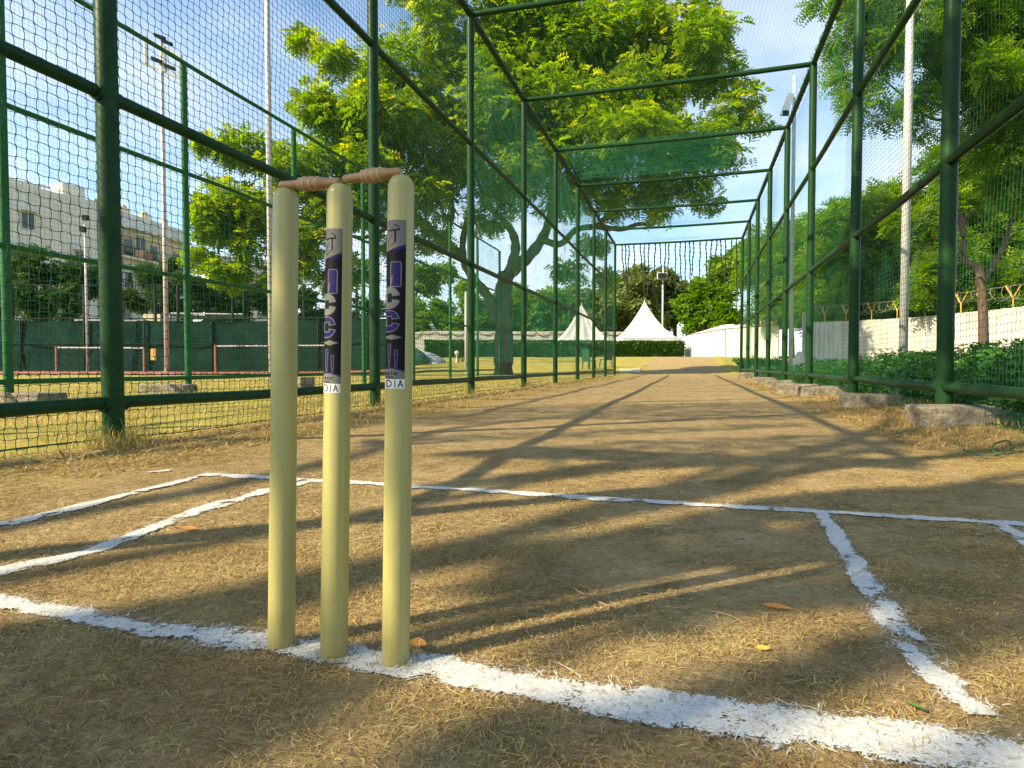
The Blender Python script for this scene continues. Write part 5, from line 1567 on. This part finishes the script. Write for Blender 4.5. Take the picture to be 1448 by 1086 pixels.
def exA(root, at, u, v, L, H):
    f = MB(); n = 14
    for k in range(n): f.obox(at(L * (.35 + .4 * k / n), H + 1.4, -3), u * .06, v * .06, uz * .55)
    f.obox(at(L * .55, H + 1.98, -3), u * L * .21, v * .1, uz * .06); under(f, "roof_railing", M_pole, root)
    f = MB(); f.obox(at(L * .9, H + 1.7, -3), u * 1.2, v * 1.2, uz * 1.0); f.obox(at(L * .55, H + 1.2, -5), u * 2, v * 1.6, uz * .9); under(f, "water_tank", M_cream2, root)
    f = MB(); f.tube([at(L * .24, 0, .12), at(L * .24, H, .12)], .1, 8); f.tube([at(L * .27, 0, .12), at(L * .27, H, .12)], .06, 8); under(f, "drainpipe", M_pole, root)
    f = MB(); f.obox(at(L * .2, H - 3.6, .4), u * .5, v * .35, uz * .35); under(f, "air_conditioner", M_pole, root)
    f = MB(); f.obox(at(L * .83, H * .62, .6), u * 1.4, v * .6, uz * .12); under(f, "ledge", M_cream2, root)
facade("cream_flats", "plain cream block of flats with few windows behind the fence at the far left", (-60, 58), (141, 70), 17.9, 12, M_cream,
       [(6.2, 15.2, 1.1, 1.6), (14.5, 15.2, 1.9, 1.5), (2.5, 15.0, 1.2, 1.5), (9.4, 9.0, 1.6, 1.5), (14.5, 8.2, 2.4, 1.3), (20.5, 11.5, 1.2, 1.4), (5.0, 11.5, 1.3, 1.5), (18.2, 15.0, 1.1, 1.5), (11.2, 12.3, 1.0, 1.2), (19.5, 8.2, 1.3, 1.4)], extra=exA)
def exB(root, at, u, v, L, H):
    for k in range(7):
        f = MB(); s = L * (.06 + .13 * k); f.lathe([(0, 0), (.5, 0), (.5, .9), (.3, 1.15), (0, 1.2)], at(s, H + .9, -1.2 - (k % 2)), sides=10); under(f, "water_tank", M_cream2 if k % 2 else M_tan, root)
    f = MB(); f.obox(at(L * .5, H - 1.0, .5), u * L * .52, v * .6, uz * .14); under(f, "ledge", M_cream2, root)
    for s, z, m in ((L * .28, H - 4.4, M_rose), (L * .40, H - 4.4, M_brick), (L * .66, H - 4.2, M_tarp)):
        f = MB(); f.obox(at(s, z + .35, 1.42), u * .5, v * .02, uz * .5); under(f, "laundry", m, root)
    for s, z in ((L * .2, 8.2), (L * .62, 8.6), (L * .85, 8.2)):
        f = MB(); f.obox(at(s, z, .35), u * .5, v * .3, uz * .35); under(f, "air_conditioner", M_pole, root)
facade("balcony_flats", "block of flats with tan balconies and laundry left of the floodlight mast", (150, 71), (262, 84), 17.8, 12, M_cream2,
       [(3, 6.8, 1.4, 1.5), (8, 6.8, 1.2, 2.0), (14, 6.8, 1.4, 1.5)],
       balc=((.6, 15.5, 13.3, M_tan), (.6, 15.5, 9.4, M_cream)), extra=exB)
facade("distant_flats", "pale block of flats partly hidden by yellow leaves behind the left stump", (300, 112), (420, 120), 19.5, 14, M_cream2,
       [(s, z, 1.6, 1.6) for s in (2.5, 6.5, 10.5, 14.5) for z in (17, 13.6)], extra=None)
facade("grey_flats", "sliver of grey building at the very left edge of the view", (-40, 76), (16, 80), 16.5, 10, M_cream2, [(1.8, 14, 1.2, 1.5), (3.9, 14, 1.0, 1.5)])

# ------------------------------------------------------------------ tree behind the viewpoint that shades the wicket
def poly_pts(pix):
    return np.array([G(*p) for p in pix])
def inside(poly, x, y):
    r = np.zeros(len(x), bool); n = len(poly); j = n - 1
    for i in range(n):
        xi, yi = poly[i]; xj, yj = poly[j]
        c = ((yi > y) != (yj > y)) & (x < (xj - xi) * (y - yi) / (yj - yi + 1e-12) + xi)
        r ^= c; j = i
    return r
SHADE = [poly_pts(p) for p in (
    [(575,885),(640,842),(760,786),(902,752),(997,722),(1092,702),(1211,690),(1448,683),(1640,690),(1700,800),(1448,850),(1235,862),(1154,858),(1060,872),(997,890),(870,905),(760,940),(600,925)],
    [(800,1020),(880,988),(975,970),(1120,928),(1273,888),(1448,862),(1700,840),(1760,900),(1448,902),(1240,945),(1090,985),(985,1024)],
    [(560,1120),(600,1086),(640,1042),(760,1012),(900,1014),(1010,1036),(960,1060),(780,1076),(700,1120)],
    [(-300,1010),(0,1000),(160,945),(330,898),(400,922),(560,948),(540,1000),(330,1086),(200,1200),(-300,1150)],
    [(480,588),(680,579),(860,572),(1000,570),(1250,566),(1250,590),(950,596),(800,592),(640,602),(480,606)],
    [(520,622),(720,612),(900,606),(1150,598),(1150,604),(900,614),(520,632)],
    [(600,645),(760,633),(900,623),(1130,615),(1300,622),(1300,640),(1100,642),(900,652),(770,650)],
    [(560,692),(760,666),(900,652),(1100,644),(1300,650),(1300,664),(1100,654),(900,664),(740,680)],
    [(1180,612),(1300,606),(1520,600),(1520,640),(1380,650),(1270,628),(1190,625)],
    [(1230,575),(1420,566),(1500,575),(1500,590),(1300,596)],
)]
LIT = [poly_pts(p) for p in (
    [(660,916),(800,876),(870,856),(1000,820),(1170,788),(1190,806),(1010,846),(880,880),(770,910)],
    [(780,866),(870,832),(960,806),(1050,790),(1050,804),(960,824),(880,854)],
    [(760,944),(879,906),(1000,894),(1154,862),(1235,866),(1280,886),(1154,920),(1045,953),(964,974),(855,956)],
)]
for (bx, by), z0, z1 in ((STX[0][0], .13, .27), (STX[1][0], .10, .33), (STX[2][0], .05, .17)):  # slots left open in the crown so sun strips reach the stumps
    b_ = G(bx, by); nrm_ = np.array([-SDIR[1], SDIR[0]]); w_ = .06
    a_ = b_ + SDIR * COT * z0 + nrm_ * .006; c_ = b_ + SDIR * COT * z1 + nrm_ * .006
    LIT.append(np.array([a_ - nrm_ * w_, a_ + nrm_ * w_, c_ + nrm_ * w_, c_ - nrm_ * w_]))
n = 150000
gx_ = rng.uniform(-3.6, 3.2, n); gy_ = rng.uniform(.2, 9.5, n)
soft = rng.normal(0, .022, (n, 2))
k = np.zeros(n, bool)
for p in SHADE: k |= inside(p, gx_ + soft[:, 0], gy_ + soft[:, 1])
for p in LIT: k &= ~inside(p, gx_ + soft[:, 0] * .7, gy_ + soft[:, 1] * .7)
dens = np.where(gy_ > 3.2, .20, .92)
hole = vnoise(gx_ * 9, gy_ * 9, 120) * .5 + vnoise(gx_ * 3.3, gy_ * 3.3, 121) * .5
k &= (rng.uniform(0, 1, n) < dens) & (hole > np.where(gy_ > 3.2, .17, .08))
gx_, gy_ = gx_[k], gy_[k]
zc = np.where(gy_ > 3.2, 5.6, 3.7) + .9 * vnoise(gx_ * 1.1, gy_ * 1.1, 130) + rng.normal(0, .25, len(gx_))
px_ = gx_ - SDIR[0] * zc * COT; py_ = gy_ - SDIR[1] * zc * COT
pos = np.stack([px_, py_, zc], -1)  # unseen crown: each leaf set sunward of the outlined shade it should cast
shade_root = thing("shade_tree", "unseen leafy tree behind the viewpoint, its crown shaped to cast the dappled shade across the wicket", "tree", (-8.6, -7.6, 0))
cb = MB()
scatter(cb, T_few, pos, rng.normal(0, .7, (len(pos), 3)), rng.uniform(.7, 1.2, len(pos)) * .068, np.clip(rng.normal(.45, .2, len(pos)), 0, 1))
# the rest of the crown, whose shade falls behind and beside the viewpoint
for c, r in (((-8.6, -8.4, 6.8), (2.6, 2.4, 1.6)), ((-10.6, -6.8, 6.2), (2.2, 2.2, 1.4)), ((-6.9, -8.8, 5.8), (1.9, 1.8, 1.2)), ((-9.4, -9.6, 5.6), (2.4, 2.0, 1.3))):
    p_, o_, rad = clump_points(c, r, 2600)
    gx2 = p_[:, 0] + SDIR[0] * p_[:, 2] * COT; gy2 = p_[:, 1] + SDIR[1] * p_[:, 2] * COT
    kk = (gy2 < .1) | (depth_of(gx2, gy2) < .45)
    scatter(cb, T_pin_s, p_[kk], o_[kk], rng.uniform(.7, 1.2, kk.sum()) * .32, np.clip(rng.normal(.45, .2, kk.sum()), 0, 1))
for z_, yy_, r_ in ((6.3, -.3, .75), (7.4, -.4, .8), (8.6, -.4, .8), (9.8, -.4, .75), (6.9, 2.2, .7), (8.1, 2.2, .75), (9.4, 2.2, .7), (7.8, .9, .6)):  # leaf clumps added out of view to shade the right-hand cage posts
    p_, o_, rad = clump_points((-4.45, yy_, z_), (r_, r_, r_ * .85), 420)
    gx2 = p_[:, 0] + SDIR[0] * p_[:, 2] * COT
    kk = gx2 > 1.45 + rng.normal(0, .25, len(gx2))
    scatter(cb, T_few, p_[kk], o_[kk], rng.uniform(.7, 1.2, kk.sum()) * .17, np.clip(rng.normal(.45, .2, kk.sum()), 0, 1))
under(cb, "crown", L_dark, shade_root, tint=True)
tb = MB()
fk = np.array([-8.5, -7.4, 3.4])
tb.tube(smooth_path([(-8.6, -7.6, -.3), (-8.55, -7.6, 1.2), (-8.6, -7.45, 2.4), fk], 6), np.linspace(.3, .2, 19), 12)
for e in (pos[rng.choice(len(pos), 9, replace=False)]).tolist() + [[-4.5, -.3, 7.2], [-4.5, 1.9, 8.0], [-8.6, -8.4, 6.6], [-10.4, -6.8, 6.2], [-6.9, -8.8, 5.8]]:
    limb(tb, fk, e, .085, .012, bend=.12)
under(tb, "trunk", M_bark, shade_root, smooth=True)
